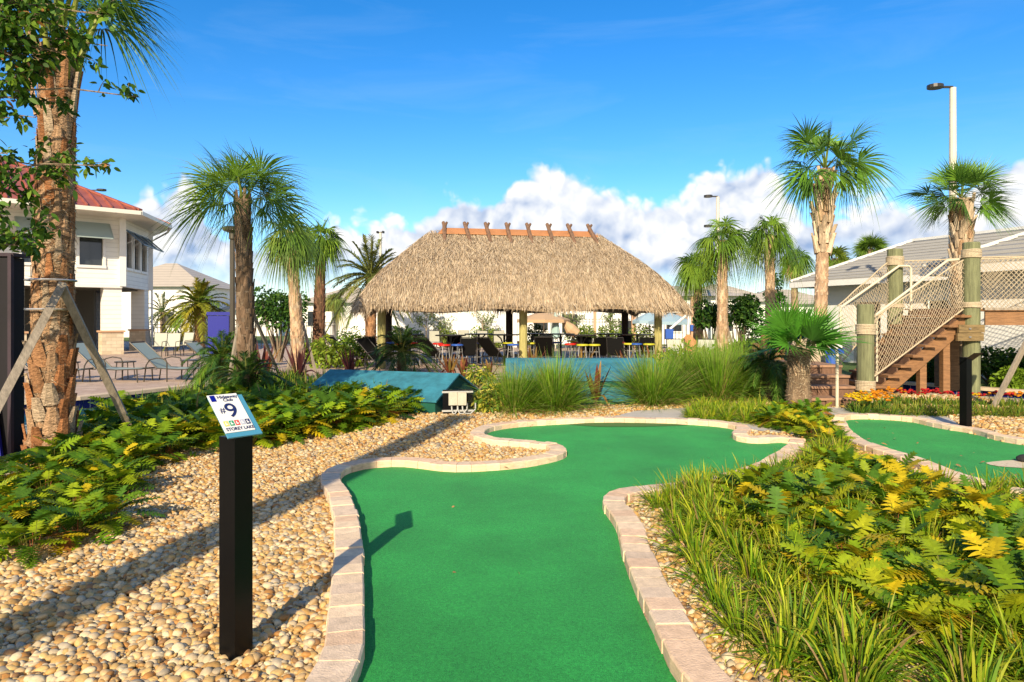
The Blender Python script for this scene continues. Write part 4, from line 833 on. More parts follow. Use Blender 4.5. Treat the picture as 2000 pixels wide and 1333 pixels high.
# small stout fan palm in the bed
rng = np.random.default_rng(440); b = np.array(G(1560, 806)); t = thing('fan_palm', 'low stout fan palm with stiff glossy leaves and a hairy trunk in the bed', 'palm', tuple(b))
palm_trunk(t, b, 1.10, .19, .17, (0, 0), (.20, .14, .09), None, 4200)
crown_fan(t, b+[0, 0, 1.13], 17, .34, .70, [(.07, .22, .02), (.09, .28, .025), (.05, .15, .02)], elr=(-4, 86), droop=.08, nseg=38, sp=112, w=1.1, fold=.35)
# props on slender palms
def prop(px0, py0, px1, py1, Y, lb, w=.09, Yt=None):
    a = np.array((PX(px0, Y), Y, 0)) if py0 is None else np.array(G(px0, py0)); Yt = Yt or Y; e = np.array(P(px1, py1, Yt)); g = Geo(); g.beam(a, e, w, .045, roll=.8)
    tag(g.build('tree_prop', M['greywood'], origin=tuple(a)), lb, 'tree prop', 'wooden props on the palms')
prop(552, 748, 492, 608, 13, 'long wooden prop rising to the thick middle palm from the right', Yt=13.0)
prop(440, 790, 470, 610, 13, 'wooden prop behind the small feathery palm, on the thick palm', Yt=12.8)
prop(560, None, 577, 620, 18, 'wooden prop on the left side of the pinkish slender palm'); prop(620, None, 588, 620, 18.3, 'wooden prop on the right side of the pinkish slender palm')
prop(650, None, 628, 630, 26, 'dark wooden prop on the right side of the dark slim palm')
prop(1385, None, 1405, 628, 22, 'wooden prop on the left side of the first palm right of the hut'); prop(1445, None, 1416, 628, 22.2, 'wooden prop on the right side of the first palm right of the hut')
prop(1385, None, 1368, 640, 26, 'dark wooden prop on the shorter palm at the right eave')
prop(1938, 800, 2040, 600, 12, 'grey-brown wooden prop slanting out of the flower bed at the right edge', w=.1, Yt=11.8)

# broadleaf tree whose branches cross the foreground palm
rng = np.random.default_rng(450)
tb = np.array([-6.3, 5.9, 0.0]); t = thing('broadleaf_tree', 'broadleaf tree reaching in from the left edge, small rounded leaves on bare twigs', 'tree', tuple(tb)); g = Geo()
g.tube([tb, tb+[.1, 0, 1.3], tb+[.2, 0, 2.6], tb+[.35, .1, 4.2], tb+[.5, .2, 5.4]], [.09, .075, .06, .045, .02], 8, (.30, .24, .18))
twigs = []
def branch(s0, e, r=.018, bend=.12):
    s0 = np.array(s0, float); e = np.array(e, float); m1 = s0*.6+e*.4+np.array([0, 0, bend]); m2 = s0*.25+e*.75+np.array([0, 0, bend]); g.tube([s0, m1, m2, e], [r, r*.7, r*.5, r*.25], 5, (.28, .21, .14), caps=False)
    return [s0, m1, m2, e]
targets = [(268, 190, 6.9), (215, 325, 6.9), (210, 90, 6.7), (160, 60, 6.4), (130, 20, 6.6), (60, 60, 6.3), (10, 100, 6.2), (40, 160, 6.4), (110, 200, 6.9), (70, 230, 6.6), (20, 230, 6.3), (90, 130, 6.7), (110, 330, 6.9), (30, 340, 6.4), (60, 380, 6.5), (90, 460, 6.9), (20, 420, 6.2), (15, 300, 6.2), (40, 480, 6.5), (200, 30, 6.5), (-40, 40, 6), (-30, 330, 6), (120, 150, 6.8), (150, 110, 6.6), (5, 20, 6.2), (70, 10, 6.3), (40, 110, 6.4), (-20, 420, 6.2)]
LP = []
for px, py, Y in targets:
    e = np.array(P(px, py, Y)); z0 = np.clip(e[2]-rng.uniform(.2, .7), 1.6, 5.0); s0 = tb+np.array([.1+.07*z0, .05, z0]); pts = branch(s0, e)
    nsub = 7 if px not in (268, 215) else 4
    for k in range(nsub):
        u = rng.uniform(.5, 1.0) if nsub == 7 else rng.uniform(.8, 1.0); q = np.array([np.interp(u*3, range(4), np.array(pts)[:, i]) for i in range(3)])
        L = rng.uniform(.15, .38) if nsub == 7 else .14; e2 = q+nrm(rng.normal(size=3)*[1, .8, .8]+(e-s0)*.3)*L; pp = branch(q, e2, .006, .02)
        for _ in range(22 if nsub == 7 else 12):
            v = rng.uniform(.1, 1.05); LP.append(np.array(pp[0])*(1-v)+np.array(pp[-1])*v+rng.normal(0, .035, 3))
g.build('trunk', M['bark'], t); g = Geo(); LP = np.array(LP); N = len(LP)
pal = np.array([(.07, .16, .015), (.10, .21, .02), (.04, .10, .012), (.15, .25, .02)]); cc = pal[rng.integers(4, size=N)]*rng.uniform(.7, 1.3, (N, 1)); bb = rng.random(N) < .04; cc[bb] = (.35, .16, .04)
g.blades(LP, nrm(rng.normal(size=(N, 3))+[.3, 0, -.2]), .075*rng.uniform(.7, 1.3, N), .042, .3, cc, k=4, prof=[.2, .9, 1, .7, .05], tw=1.0); g.build('crown', M['leaf'], t)

# ------------------------------------------------------------------ hole signs
t = thing('hole_sign', 'black post with a tilted white number 9 sign in the left foreground', 'sign', G(461, 1285)); b = np.array(G(461, 1285)); g = Geo(); rz = R(27)
g.box(b+[0, 0, .52], (.105, .105, 1.08), -rz*1.0); g.build('post', M['blackpaint'], t)
# sign plate: tilted, facing camera and up
wv = nrm(np.array(P(566, 790, 3.3))-np.array(P(408, 780, 3.17)))
Pc = np.array([P(408, 780, 3.36), P(478, 783, 3.42), P(513, 853, 3.22), P(446, 856, 3.14)])
o0 = Pc[3]; ux = nrm(Pc[2]-Pc[3]); uy = nrm((Pc[0]-Pc[3])-ux*((Pc[0]-Pc[3]) @ ux)); nz = np.cross(ux, uy)
W_ = np.linalg.norm(Pc[2]-Pc[3]); H_ = np.linalg.norm(Pc[0]-Pc[3])
# true plate: rectangular, skew comes from the post's yaw
o0 = np.array(P(446, 856, 3.15)); ux = nrm(np.array([.64, .77, 0.0])); uy = np.array([-.578, .48, .66]); uy = nrm(uy-ux*(uy @ ux)); nz = np.cross(ux, uy); W_, H_ = .172, .262
def SP(u, v, k=0): return o0+ux*u*W_+uy*v*H_+nz*k
def plate(name, m, rect, k, par, th=.004):
    g = Geo(); u0, v0, u1, v1 = rect; V = [SP(u, v, kk) for kk in (k-th, k) for u, v in ((u0, v0), (u1, v0), (u1, v1), (u0, v1))]; g.add(V, BOXF); return g.build(name, m, par)
back = plate('sign_panel', M['signblue'], (0, 0, 1, 1), 0, t, .008)
plate('printed_face', M['signwhite'], (-.02, .10, .84, 1.03), .004, back, .003)
plate('bracket', M['blackpaint'], (.2, .25, .75, .75), -.009, t, .02)
def text(s_, u, v, size, m, par, sx=1.0, bold=0.0):
    cu = bpy.data.curves.new('t', 'FONT'); cu.body = s_; cu.size = size; cu.align_x = 'CENTER'; cu.align_y = 'CENTER'; cu.offset = bold; cu.extrude = .0006
    o = bpy.data.objects.new('t', cu); COL.objects.link(o); dg = bpy.context.evaluated_depsgraph_get(); me = bpy.data.meshes.new_from_object(o.evaluated_get(dg)); bpy.data.objects.remove(o)
    mt = Matrix.Translation(Vector(SP(u, v, .0055))-Vector(ORI[t.name])) @ Matrix((tuple(ux), tuple(uy), tuple(nz))).transposed().to_4x4() @ Matrix.Diagonal((sx, 1, 1, 1))
    me.transform(mt); me.materials.clear(); me.materials.append(m); ob = bpy.data.objects.new('lettering', me); COL.objects.link(ob); ob.parent = par; return ob
text('Hideaway', .52, .955, .027, M['ink'], back, .95, .0003); text('Club', .50, .875, .027, M['ink'], back, .95, .0003)
text('#', .20, .63, .05, M['ink'], back, .9); text('9', .45, .60, .125, M['ink'], back, 1.0, .0008)
text('STOREY LAKE', .44, .17, .026, M['ink'], back, .86, .0004)
plate('ribbon_mark', M['electric'], (.03, .86, .17, 1.01), .0062, back, .001)
for i, mm in enumerate(('inkyellow', 'inkgreen', 'inkred', 'inkgrey', 'ink')):
    u0 = .06+i*.155; ic = plate('icon', M[mm], (u0, .25, u0+.125, .37), .0058, back, .001)
    g = Geo(); V = [SP(u0+a_, .25+b_, .0064) for a_, b_ in ((.03, .02), (.10, .03), (.085, .055), (.055, .06), (.075, .10), (.03, .085))]; g.add(V, np.array([[0, 1, 2, 3], [0, 3, 4, 5]])); g.build('icon_motif', M['signwhite'], back)
b = np.array(G(1886, 838)); t = thing('hole_sign', 'black sign post seen from behind at the edge of the right green', 'sign', tuple(b)); g = Geo()
g.box(b+[0, 0, .52], (.11, .11, 1.06), R(20)); g.build('post', M['blackpaint'], t); g = Geo()
V = [b+np.array(q) for q in ((-.09, .02, .95), (.07, .06, .95), (.16, -.14, 1.12), (0, -.18, 1.12), (-.09, .03, .94), (.07, .07, .94), (.16, -.13, 1.11), (0, -.17, 1.11))]; g.add(V, BOXF); g.build('sign_panel', M['blackpaint'], t)
# tall mast behind the camera whose long shadow crosses the gravel
def mastc(): 
    b_ = np.array((-3.92, -2.8, 0)); t = thing('timber_mast', 'tall round timber mast standing behind the camera, throwing the long shadow over the pebbles', 'mast', tuple(b_))
    g = Geo(); g.cyl(b_, .21, 7.3, 16); g.build('shaft', M['greenwood'], t); g = Geo(); g.cyl(b_+[0, 0, 7.3], .24, .1, 16); g.build('cap', M['greywood'], t)
mastc()
# dark prop and blue foot at left edge
b = np.array(G(15, 894)); t = thing('painted_pillar', 'painted timber pillar, shade in its colour, with a bright blue foot at the left edge', 'pillar', tuple(b)); g = Geo()
g.box(b+[-.12, .12, 1.18], (.30, .22, 2.30), 0); g.build('shaft', mat('shaded_plum', (.003, .002, .005), rough=.8, noise=(3, .7, 1.5)), t); g = Geo()  # near-black shaft: the shade on its front is put into the colour
g.beam(b+[.05, -.02, .0], b+[.05, -.02, 2.36], .04, .05); g.beam(b+[-.20, -.02, .05], b+[-.20, -.02, 2.38], .10, .06); g.box(b+[-.1, .12, 2.36], (.36, .28, .04)); g.build('trim', mat('plum_trim', (.03, .016, .026), rough=.7, noise=(4, .7, 1.4)), t); g = Geo()
g.beam(b+[-.08, -.06, 0], b+[-.16, -.06, .62], .13, .04); g.build('foot', M['electric'], t)
b = np.array((PX(430, 21), 21, 0)); t = thing('blue_bin', 'bright blue upright cabinet behind the small feathery palm', 'cabinet', tuple(b)); g = Geo(); g.box(b+[0, 0, .85], (.6, .5, 1.7), .2); g.build('cabinet', M['electric'], t); g = Geo(); g.box(b+[0, 0, 1.76], (.66, .56, .1), .2); g.build('lid', M['electric'], t)

# ------------------------------------------------------------------ blue mini golf blocks
e1 = np.array([-1.3, 11.4]); e3 = np.array([-.66, 13.2]); ax = nrm(np.array([-.93, .36])); L_ = 2.75; mid = (e1+e3)/2; t = thing('gabled_block', 'low gabled blue block left of the electrical box, its end face dark green', 'golf obstacle', (*mid, 0))
def gp3(q, l, z): return (*(q+ax*l), z)
g = Geo(); ov = .04
A = [gp3(e1, -ov, .24), gp3(e1, L_, .24), gp3(mid, L_, .63), gp3(mid, -ov, .63), gp3(e3, -ov, .24), gp3(e3, L_, .24)]
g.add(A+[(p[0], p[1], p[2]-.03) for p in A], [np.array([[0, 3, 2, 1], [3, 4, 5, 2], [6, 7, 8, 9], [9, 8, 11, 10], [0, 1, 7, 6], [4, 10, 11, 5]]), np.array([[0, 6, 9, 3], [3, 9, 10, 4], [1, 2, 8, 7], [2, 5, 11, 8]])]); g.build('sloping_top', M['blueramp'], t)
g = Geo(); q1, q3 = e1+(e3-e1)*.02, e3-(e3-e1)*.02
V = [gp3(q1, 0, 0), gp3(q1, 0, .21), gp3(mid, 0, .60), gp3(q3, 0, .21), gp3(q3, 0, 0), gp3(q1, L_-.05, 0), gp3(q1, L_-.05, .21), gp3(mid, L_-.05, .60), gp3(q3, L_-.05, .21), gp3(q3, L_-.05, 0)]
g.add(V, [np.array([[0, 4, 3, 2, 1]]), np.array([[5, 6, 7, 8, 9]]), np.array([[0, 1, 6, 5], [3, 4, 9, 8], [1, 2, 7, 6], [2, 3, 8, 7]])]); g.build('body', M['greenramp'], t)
t = thing('stepped_block', 'long turquoise stepped block in front of the middle of the hut', 'golf obstacle', (1.4, 13.4, 0))
def extr(name, prof, x0, x1, m):
    g = Geo(); n = len(prof); V = [(x0, y, z) for y, z in prof]+[(x1, y, z) for y, z in prof]
    g.add(V, [np.array([list(range(n))]), np.array([list(range(2*n-1, n-1, -1))]), np.array([[i, n+i, n+(i+1) % n, (i+1) % n] for i in range(n)])]); return g.build(name, m, t)
extr('upper_slope', [(13.0, .42), (14.2, .78), (14.5, .78), (14.5, .40)], -.13, 2.95, M['blueramp'])
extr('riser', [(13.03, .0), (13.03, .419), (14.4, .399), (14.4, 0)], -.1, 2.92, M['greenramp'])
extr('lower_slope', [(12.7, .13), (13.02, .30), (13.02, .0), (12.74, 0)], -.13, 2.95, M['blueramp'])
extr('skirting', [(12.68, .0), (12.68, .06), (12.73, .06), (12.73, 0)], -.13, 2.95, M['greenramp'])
# electrical box
b = np.array(G(893, 812)); t = thing('electrical_box', 'two grey-beige switch boxes on a black board with looped conduits by the blue block', 'electrical box', tuple(b)); g = Geo()
g.box(b+[.0, .1, .21], (.50, .04, .42), R(8)); g.build('board', M['blackpaint'], t)
for dx in (-.075, .075):
    g = Geo(); g.box(b+[dx, .04, .28], (.145, .09, .22), R(8)); g.build('switch_box', M['boxmetal'], t)
g = Geo()
for z in (.07, .385): g.box(b+[0, .07, z], (.52, .02, .03), R(8))
g.build('rail', M['pipe'], t); g = Geo()
for dx, rr in ((-.1, .05), (0, .08), (.08, .11)): g.tube([b+[dx, .04, .18], b+[dx+.01, .02, .09], b+[dx+rr*.5, 0, .035], b+[dx+rr*1.3, .01, .03], b+[dx+rr*2, .05, .1], b+[dx+rr*2, .08, .2]], .013, 7)
g.build('conduit', M['pipe'], t, smooth=True)

# ------------------------------------------------------------------ thatched hut
yaw = math.atan2(.122, .9925); U = np.array([math.cos(yaw), math.sin(yaw)]); V_ = np.array([-math.sin(yaw), math.cos(yaw)]); F0 = np.array([.37, 22.5]); C0 = F0+V_*1.95
def TL(u, v, z): p = C0+U*u+V_*v; return np.array([p[0], p[1], z])
t = thing('tiki_hut', 'large open hut with a hipped palm-thatch roof behind the blue blocks', 'hut', tuple(TL(0, 0, 0)))
for v in (-1.95, 1.95):
    for k in (-1, 0, 1):
        g = Geo(); g.cyl(TL(4.6*k, v, 0), .135, 2.6, 12); g.build('post', M['tikipost'] if v < 0 else mat('dark_post', (.035, .022, .018), rough=.8) if k == -1 else bpy.data.materials['dark_post'], t)
g = Geo()
for v in (-1.95, 1.95): g.beam(TL(-4.9, v, 2.2), TL(4.9, v, 2.2), .14, .2)
for k in (-1, 0, 1): g.beam(TL(4.6*k, -2.2, 2.32), TL(4.6*k, 2.2, 2.32), .12, .16)
g.build('roof_beam', M['brownwood'], t)
hu, hv, ru, zr, ze = 5.35, 2.95, 3.0, 4.72, 2.05
def roof_pt(u, v, lift=0.0):
    """height of the thatch surface above local (u, v)"""
    du = np.maximum((np.abs(u)-ru)/(hu-ru), 0); dv = np.abs(v)/hv; q = np.clip(np.maximum(du, dv), 0, 1)
    return zr-(zr-ze)*(q*.80+.20*q**5)-.16*np.maximum(0, 1-np.abs(du-dv)/.16)*q+.05*np.sin(u*1.7+v)*q+lift
nu, nv = 72, 40; uu = np.linspace(-hu, hu, nu); vv = np.linspace(-hv, hv, nv); g = Geo(); V = []
for v in vv:
    for u in uu: V.append(TL(u, v, roof_pt(u, v)-.04))
f = [[j*nu+i, j*nu+i+1, (j+1)*nu+i+1, (j+1)*nu+i] for j in range(nv-1) for i in range(nu-1)]
Vb = [(p[0], p[1], p[2]-.14) for p in V]; n_ = len(V)
fb = [[q[3]+n_, q[2]+n_, q[1]+n_, q[0]+n_] for q in f]
g.add(V+Vb, [np.array(f), np.array(fb)], (.34, .25, .16)); under = g.build('thatch_bed', M['thatch'], t)
rng = np.random.default_rng(500); g = Geo(); N = 62000
u = rng.uniform(-hu, hu, N); v = rng.uniform(-hv, hv, N); keep = (v < .9) | (rng.random(N) < .45); u, v = u[keep], v[keep]; N = len(u)
eps = .03; z = roof_pt(u, v); gu = (roof_pt(u+eps*np.sign(u), v)-z)/eps*np.sign(u); gv = (roof_pt(u, v+eps*np.sign(v))-z)/eps*np.sign(v)
side_face = np.abs(u)-ru > 0; du = np.maximum((np.abs(u)-ru)/(hu-ru), 0) > np.abs(v)/hv
gu = np.where(du, gu, 0); gv = np.where(du, 0, gv); D2 = -np.stack([gu, gv], 1); gl = np.linalg.norm(D2, axis=1); D2 = D2/np.maximum(gl, 1e-6)[:, None]
jit = rng.normal(0, .55, N); cj, sj = np.cos(jit), np.sin(jit); D2 = np.stack([D2[:, 0]*cj-D2[:, 1]*sj, D2[:, 0]*sj+D2[:, 1]*cj], 1)
lift = np.abs(rng.normal(0, .16, N)); D = np.stack([D2[:, 0]*U[0]+D2[:, 1]*V_[0], D2[:, 0]*U[1]+D2[:, 1]*V_[1], -gl+lift], 1)
Pp = np.stack([C0[0]+u*U[0]+v*V_[0], C0[1]+u*U[1]+v*V_[1], z+rng.uniform(-.02, .05, N)], 1)
pal = np.array([(.54, .42, .28), (.48, .37, .25), (.42, .32, .22), (.60, .48, .33), (.35, .27, .19), (.50, .42, .31)])
cc = pal[rng.integers(6, size=N)]*rng.uniform(.85, 1.12, (N, 1))
g.blades(Pp, D, rng.uniform(.12, .34, N), rng.uniform(.009, .022, N), rng.uniform(.0, .35, N), cc, k=2, prof=[.7, 1, .15], tw=.7)
# eave fringe
N = 15000; per = rng.uniform(0, 4*hu+4*hv, N); fu = np.zeros(N); fv = np.zeros(N); du_ = np.zeros((N, 2))
m1 = per < 2*hu; m2 = (per >= 2*hu) & (per < 4*hu); m3 = (per >= 4*hu) & (per < 4*hu+2*hv); m4 = per >= 4*hu+2*hv
fu[m1] = per[m1]-hu; fv[m1] = -hv; du_[m1] = (0, -1); fu[m2] = per[m2]-3*hu; fv[m2] = hv; du_[m2] = (0, 1)
fv[m3] = per[m3]-4*hu-hv; fu[m3] = hu; du_[m3] = (1, 0); fv[m4] = per[m4]-4*hu-3*hv; fu[m4] = -hu; du_[m4] = (-1, 0)
ins = rng.uniform(0, .35, N)[:, None]; q = np.stack([fu, fv], 1)-du_*ins; z = roof_pt(q[:, 0], q[:, 1])+rng.uniform(-.12, .03, N)
D2 = du_*rng.uniform(.15, .9, (N, 1))+rng.normal(0, .22, (N, 2)); D = np.stack([D2[:, 0]*U[0]+D2[:, 1]*V_[0], D2[:, 0]*U[1]+D2[:, 1]*V_[1], -rng.uniform(.5, 1.1, N)], 1)
Pp = np.stack([C0[0]+q[:, 0]*U[0]+q[:, 1]*V_[0], C0[1]+q[:, 0]*U[1]+q[:, 1]*V_[1], z], 1)
wav = .85+.3*np.sin(per*2.1)+.2*np.sin(per*5.3)
g.blades(Pp, D, rng.uniform(.18, .36, N)*wav, rng.uniform(.012, .026, N), .1, pal[rng.integers(6, size=N)]*rng.uniform(.85, 1.25, (N, 1)), k=2, prof=[.8, 1, .1], tw=.6)
g.build('thatch', M['thatch'], t)
g = Geo()
for sg in (-1, 1):
    a, b_, c_, d_ = TL(-2.6, 0, zr+.10), TL(2.75, 0, zr+.05), TL(2.95, sg*.3, zr-.16), TL(-2.75, sg*.3, zr-.12)
    g.add([a, b_, c_, d_, a-[0, 0, .03], b_-[0, 0, .03], c_-[0, 0, .03], d_-[0, 0, .03]], BOXF)
g.build('ridge_cap', M['orange'], t)
for i, px in enumerate([872, 915, 951, 987, 1023, 1064, 1101, 1141]):
    u0 = -2.55+i*.745; g = Geo(); s_ = rng.uniform(-.05, .05); lean = [0, .16, .12, .06, .08, .10, .14, .17][i]
    g.tube([TL(u0+lean+s_, -.62, zr-.50), TL(u0+lean*.5, -.33, zr-.14), TL(u0, -.02, zr+.20), TL(u0-.03, .06, zr+.30)], [.06, .075, .07, .06], 7)
    g.tube([TL(u0+.02, .62, zr-.50), TL(u0+.02, .3, zr-.12), TL(u0+.05, -.03, zr+.20), TL(u0+.10, -.08, zr+.29)], [.05, .05, .05, .04], 7); g.build('ridge_stick', M['stick'], t)

# ------------------------------------------------------------------ furniture
def ring(g, c, r, rt, n=20): g.tube([np.array(c)+[math.cos(a)*r, math.sin(a)*r, 0] for a in np.linspace(0, 2*math.pi, n+1)], rt, 6, caps=False)
def stool(color, label):
    t = thing('bar_stool', label, 'stool', (0, 0, 0), 'bar stools in the hut'); g = Geo(); g.lathe([(0, .80), (.15, .80), (.19, .785), (.20, .76), (.18, .74), (0, .74)], n=18); g.build('seat', M[color], t, smooth=True)
    for a in (.785, 2.356, 3.927, 5.498):
        g = Geo(); g.tube([(math.cos(a)*.14, math.sin(a)*.14, .75), (math.cos(a)*.22, math.sin(a)*.22, 0)], .013, 6); g.build('leg', M['greymetal'], t)
    g = Geo(); ring(g, (0, 0, .28), .20, .010); ring(g, (0, 0, .55), .165, .008); g.build('foot_ring', M['greymetal'], t); return t
def bartable(label):
    t = thing('bar_table', label, 'table', (0, 0, 0), 'bar tables in the hut'); g = Geo(); g.lathe([(0, 1.07), (.50, 1.07), (.52, 1.055), (.50, 1.035), (0, 1.035)], n=24); g.build('table_top', M['darkmetal'], t)
    g = Geo(); g.cyl((0, 0, .03), .04, 1.0, 10); g.cyl((0, 0, 0), .28, .03, 18); g.build('pedestal', M['darkmetal'], t)
    for a in (0.4, 1.97, 3.54, 5.11):
        g = Geo(); g.tube([(math.cos(a)*r, math.sin(a)*r, z) for r, z in ((.04, .72), (.10, .80), (.17, .93), (.32, 1.02))], .014, 6); g.build('bracket', M['darkmetal'], t)
    return t
def lounger(sl_, fr, label, group, name='sun_lounger'):
    t = thing(name, label, 'lounger', (0, 0, 0), group); g = Geo()
    def slab(g, p, w=.56, th=.012):
        for i in range(len(p)-1):
            (x0, z0), (x1, z1) = p[i], p[i+1]; g.add([(x0, -w/2, z0), (x1, -w/2, z1), (x1, w/2, z1), (x0, w/2, z0), (x0, -w/2, z0-th), (x1, -w/2, z1-th), (x1, w/2, z1-th), (x0, w/2, z0-th)], BOXF[:, ::-1])
    slab(g, [(.03, .98), (.38, .66), (.74, .35)]); g.build('back_sling', M[sl_], t); g = Geo(); slab(g, [(.75, .35), (1.3, .335), (1.92, .35)]); g.build('seat_sling', M[sl_], t)
    g = Geo()
    for y in (-.3, .3):
        g.tube([(.0, y, 1.0), (.38, y, .67), (.74, y, .35), (1.3, y, .32), (1.95, y, .35)], .016, 6); g.tube([(.36, y, .35), (.74, y, .33)], .014, 6)
    g.tube([(.0, -.3, 1.0), (0, .3, 1.0)], .016, 6); g.tube([(1.95, -.3, .35), (1.95, .3, .35)], .016, 6); g.tube([(.40, -.3, .34), (.40, .3, .34)], .014, 6); g.build('frame', M[fr], t)
    for y in (-.32, .32):
        g = Geo(); g.tube([(.40, y, 0), (.46, y, .42), (.55, y, .56), (.75, y, .61), (.98, y, .58), (1.02, y, .50), (1.02, y, 0)], .016, 6); g.build('arm', M[fr], t)
        g = Geo(); g.tube([(1.85, y*.95, .34), (1.87, y*.95, 0)], .016, 6); g.build('leg', M[fr], t)
    return t
def sidetable(label):
    t = thing('side_table', label, 'table', (0, 0, 0), 'side tables on the deck'); g = Geo(); g.lathe([(0, .47), (.26, .47), (.27, .455), (.26, .44), (0, .44)], n=18); g.build('table_top', M['bronzemetal'], t)
    for a in (.785, 2.356, 3.927, 5.498):
        g = Geo(); g.tube([(math.cos(a)*.2, math.sin(a)*.2, .45), (math.cos(a)*.24, math.sin(a)*.24, 0)], .013, 6); g.build('leg', M['bronzemetal'], t)
    return t
def chair(sl_, fr, label, group):
    t = thing('patio_chair', label, 'chair', (0, 0, 0), group); g = Geo()
    g.beam((-.24, -.02, .45), (-.24, -.02, .45001), .1, .1) if False else None
    g.add([(-.25, -.25, .46), (.25, -.25, .46), (.25, .22, .42), (-.25, .22, .42), (-.25, -.25, .445), (.25, -.25, .445), (.25, .22, .405), (-.25, .22, .405)], BOXF[:, ::-1]); g.build('seat', M[sl_], t); g = Geo()
    g.add([(-.25, .22, .44), (.25, .22, .44), (.25, .36, .98), (-.25, .36, .98), (-.25, .235, .44), (.25, .235, .44), (.25, .375, .98), (-.25, .375, .98)], BOXF); g.build('backrest', M[sl_], t)
    for x in (-.27, .27):
        g = Geo(); g.tube([(x, -.27, 0), (x, -.25, .45), (x, -.2, .64), (x, .26, .66)], .014, 6); g.build('arm', M[fr], t); g = Geo(); g.tube([(x, .34, 0), (x, .22, .42), (x, .37, 1.0)], .014, 6); g.build('leg', M[fr], t)
    g = Geo(); g.tube([(-.27, .37, 1.0), (.27, .37, 1.0)], .014, 6); g.build('top_rail', M[fr], t); return t
A = lounger('sling', 'bronzemetal', '', 'grey-green loungers by the left pool')
for px, py, rz, lb in ((150, 745, -.10, 'grey-green lounger seen just right of the big palm trunk'), (268, 744, -.10, 'grey-green lounger in the middle of the deck, right of the wooden prop'), (25, 748, -.12, 'grey-green lounger partly hidden between the pillar and the big palm'), (372, 742, -.05, 'grey-green lounger mostly hidden behind the small feathery palm')):
    x, y, _ = G(px, py); place(A, (x, y, 0), rz, lb)
S = sidetable('')
for px, py, lb in ((232, 742, 'small round bronze side table between the two clear loungers'), (362, 738, 'small round side table behind the small feathery palm'), (120, 744, 'small round side table behind the big palm trunk')):
    x, y, _ = G(px, py); place(S, (x, y+.3, 0), 0, lb)
B = lounger('slingblack', 'darkmetal', '', 'black loungers round the hut')
for px, Y, rz, lb in ((705, 21.5, -.5, 'black lounger with a steep back left of the leftmost hut post'), (820, 22.2, .9, 'black lounger seen from behind in the left bay of the hut'), (940, 22.3, .9, 'black lounger seen from behind in the middle of the left bay, nearer the centre post'),
                      (1062, 22.4, 1.5, 'black lounger seen squarely from behind just right of the centre hut post'), (1180, 22.5, 1.75, 'black lounger right of the yellow stools'), (640, 24, -.4, 'black lounger near the dark slim palm')):
    place(B, (PX(px, Y), Y, 0), rz, lb)
st = {k: stool(k, '') for k in ('red', 'blue', 'yellow')}
for i, (k, px, Y, lb) in enumerate([('red', 783, 22.6, 'red stool behind the dark young palm'), ('red', 868, 21.6, 'red stool, left of the blue one in the left bay'), ('blue', 893, 21.7, 'blue stool beside the two red stools in the left bay'), ('red', 905, 23.0, 'red stool just behind the blue one'), ('red', 856, 22.8, 'red stool at the back of the left bay group'),
        ('blue', 1002, 21.9, 'blue stool touching the left side of the centre post'), ('yellow', 992, 23.4, 'yellow stool behind the blue one left of the centre post'), ('yellow', 1038, 23.2, 'yellow stool touching the right side of the centre post'), ('red', 1114, 22.4, 'red stool left of the two yellow ones'), ('yellow', 1138, 21.7, 'yellow stool, left one of the bright pair'), ('yellow', 1161, 21.7, 'yellow stool, right one of the bright pair'),
        ('yellow', 1228, 22.6, 'yellow stool before the dark right rear post'), ('blue', 1243, 22.5, 'blue stool between two yellow ones in the right bay'), ('yellow', 1268, 22.3, 'yellow stool touching the left of the right hut post'), ('red', 1046, 27, 'red stool far back under the tan umbrella'), ('red', 1020, 24.6, 'red stool hidden behind the centre hut post'), ('red', 1128, 23.6, 'red stool behind the bright yellow pair'), ('blue', 930, 23.6, 'blue stool at the back of the left bay by the black lounger'), ('red', 952, 24.2, 'red stool far back in the left bay near the dark rear post'), ('blue', 1085, 23.8, 'blue stool behind the black lounger right of the centre post'), ('red', 1210, 23.9, 'red stool just left of the dark right rear post'), ('yellow', 1190, 24.4, 'yellow stool at the back, left of the dark right rear post'), ('red', 812, 23.4, 'red stool between the leftmost hut post and the first lounger'), ('blue', 765, 23.6, 'blue stool beside the leftmost hut post'), ('yellow', 1117, 25.5, 'yellow stool at the back under the middle bar tables')]):
    place(st[k], (PX(px, Y), Y, 0), i*.5, lb+', under the hut' if 'hut' not in lb else lb)
bt = bartable('')
for px, Y, lb in ((880, 22.6, 'black bar table in the left bay of the hut behind the red stools'), (985, 23.4, 'black bar table behind the centre hut post'), (1095, 24.5, 'black bar table at the back of the right bay, left one'), (1135, 22.6, 'black bar table behind the pair of yellow stools'), (1245, 23.4, 'black bar table in the right bay near the dark rear post'), (1188, 24.6, 'black bar table at the back of the right bay, left of the dark rear post'), (935, 24.4, 'black bar table at the back of the left bay, left of the dark rear post'), (800, 23.6, 'black bar table beside the leftmost hut post'), (1040, 24.8, 'black bar table behind the centre hut post, right side')):
    place(bt, (PX(px, Y), Y, 0), random.random(), lb)
pc = chair('slingpale', 'darkmetal', '', 'pale sling chairs on the deck')
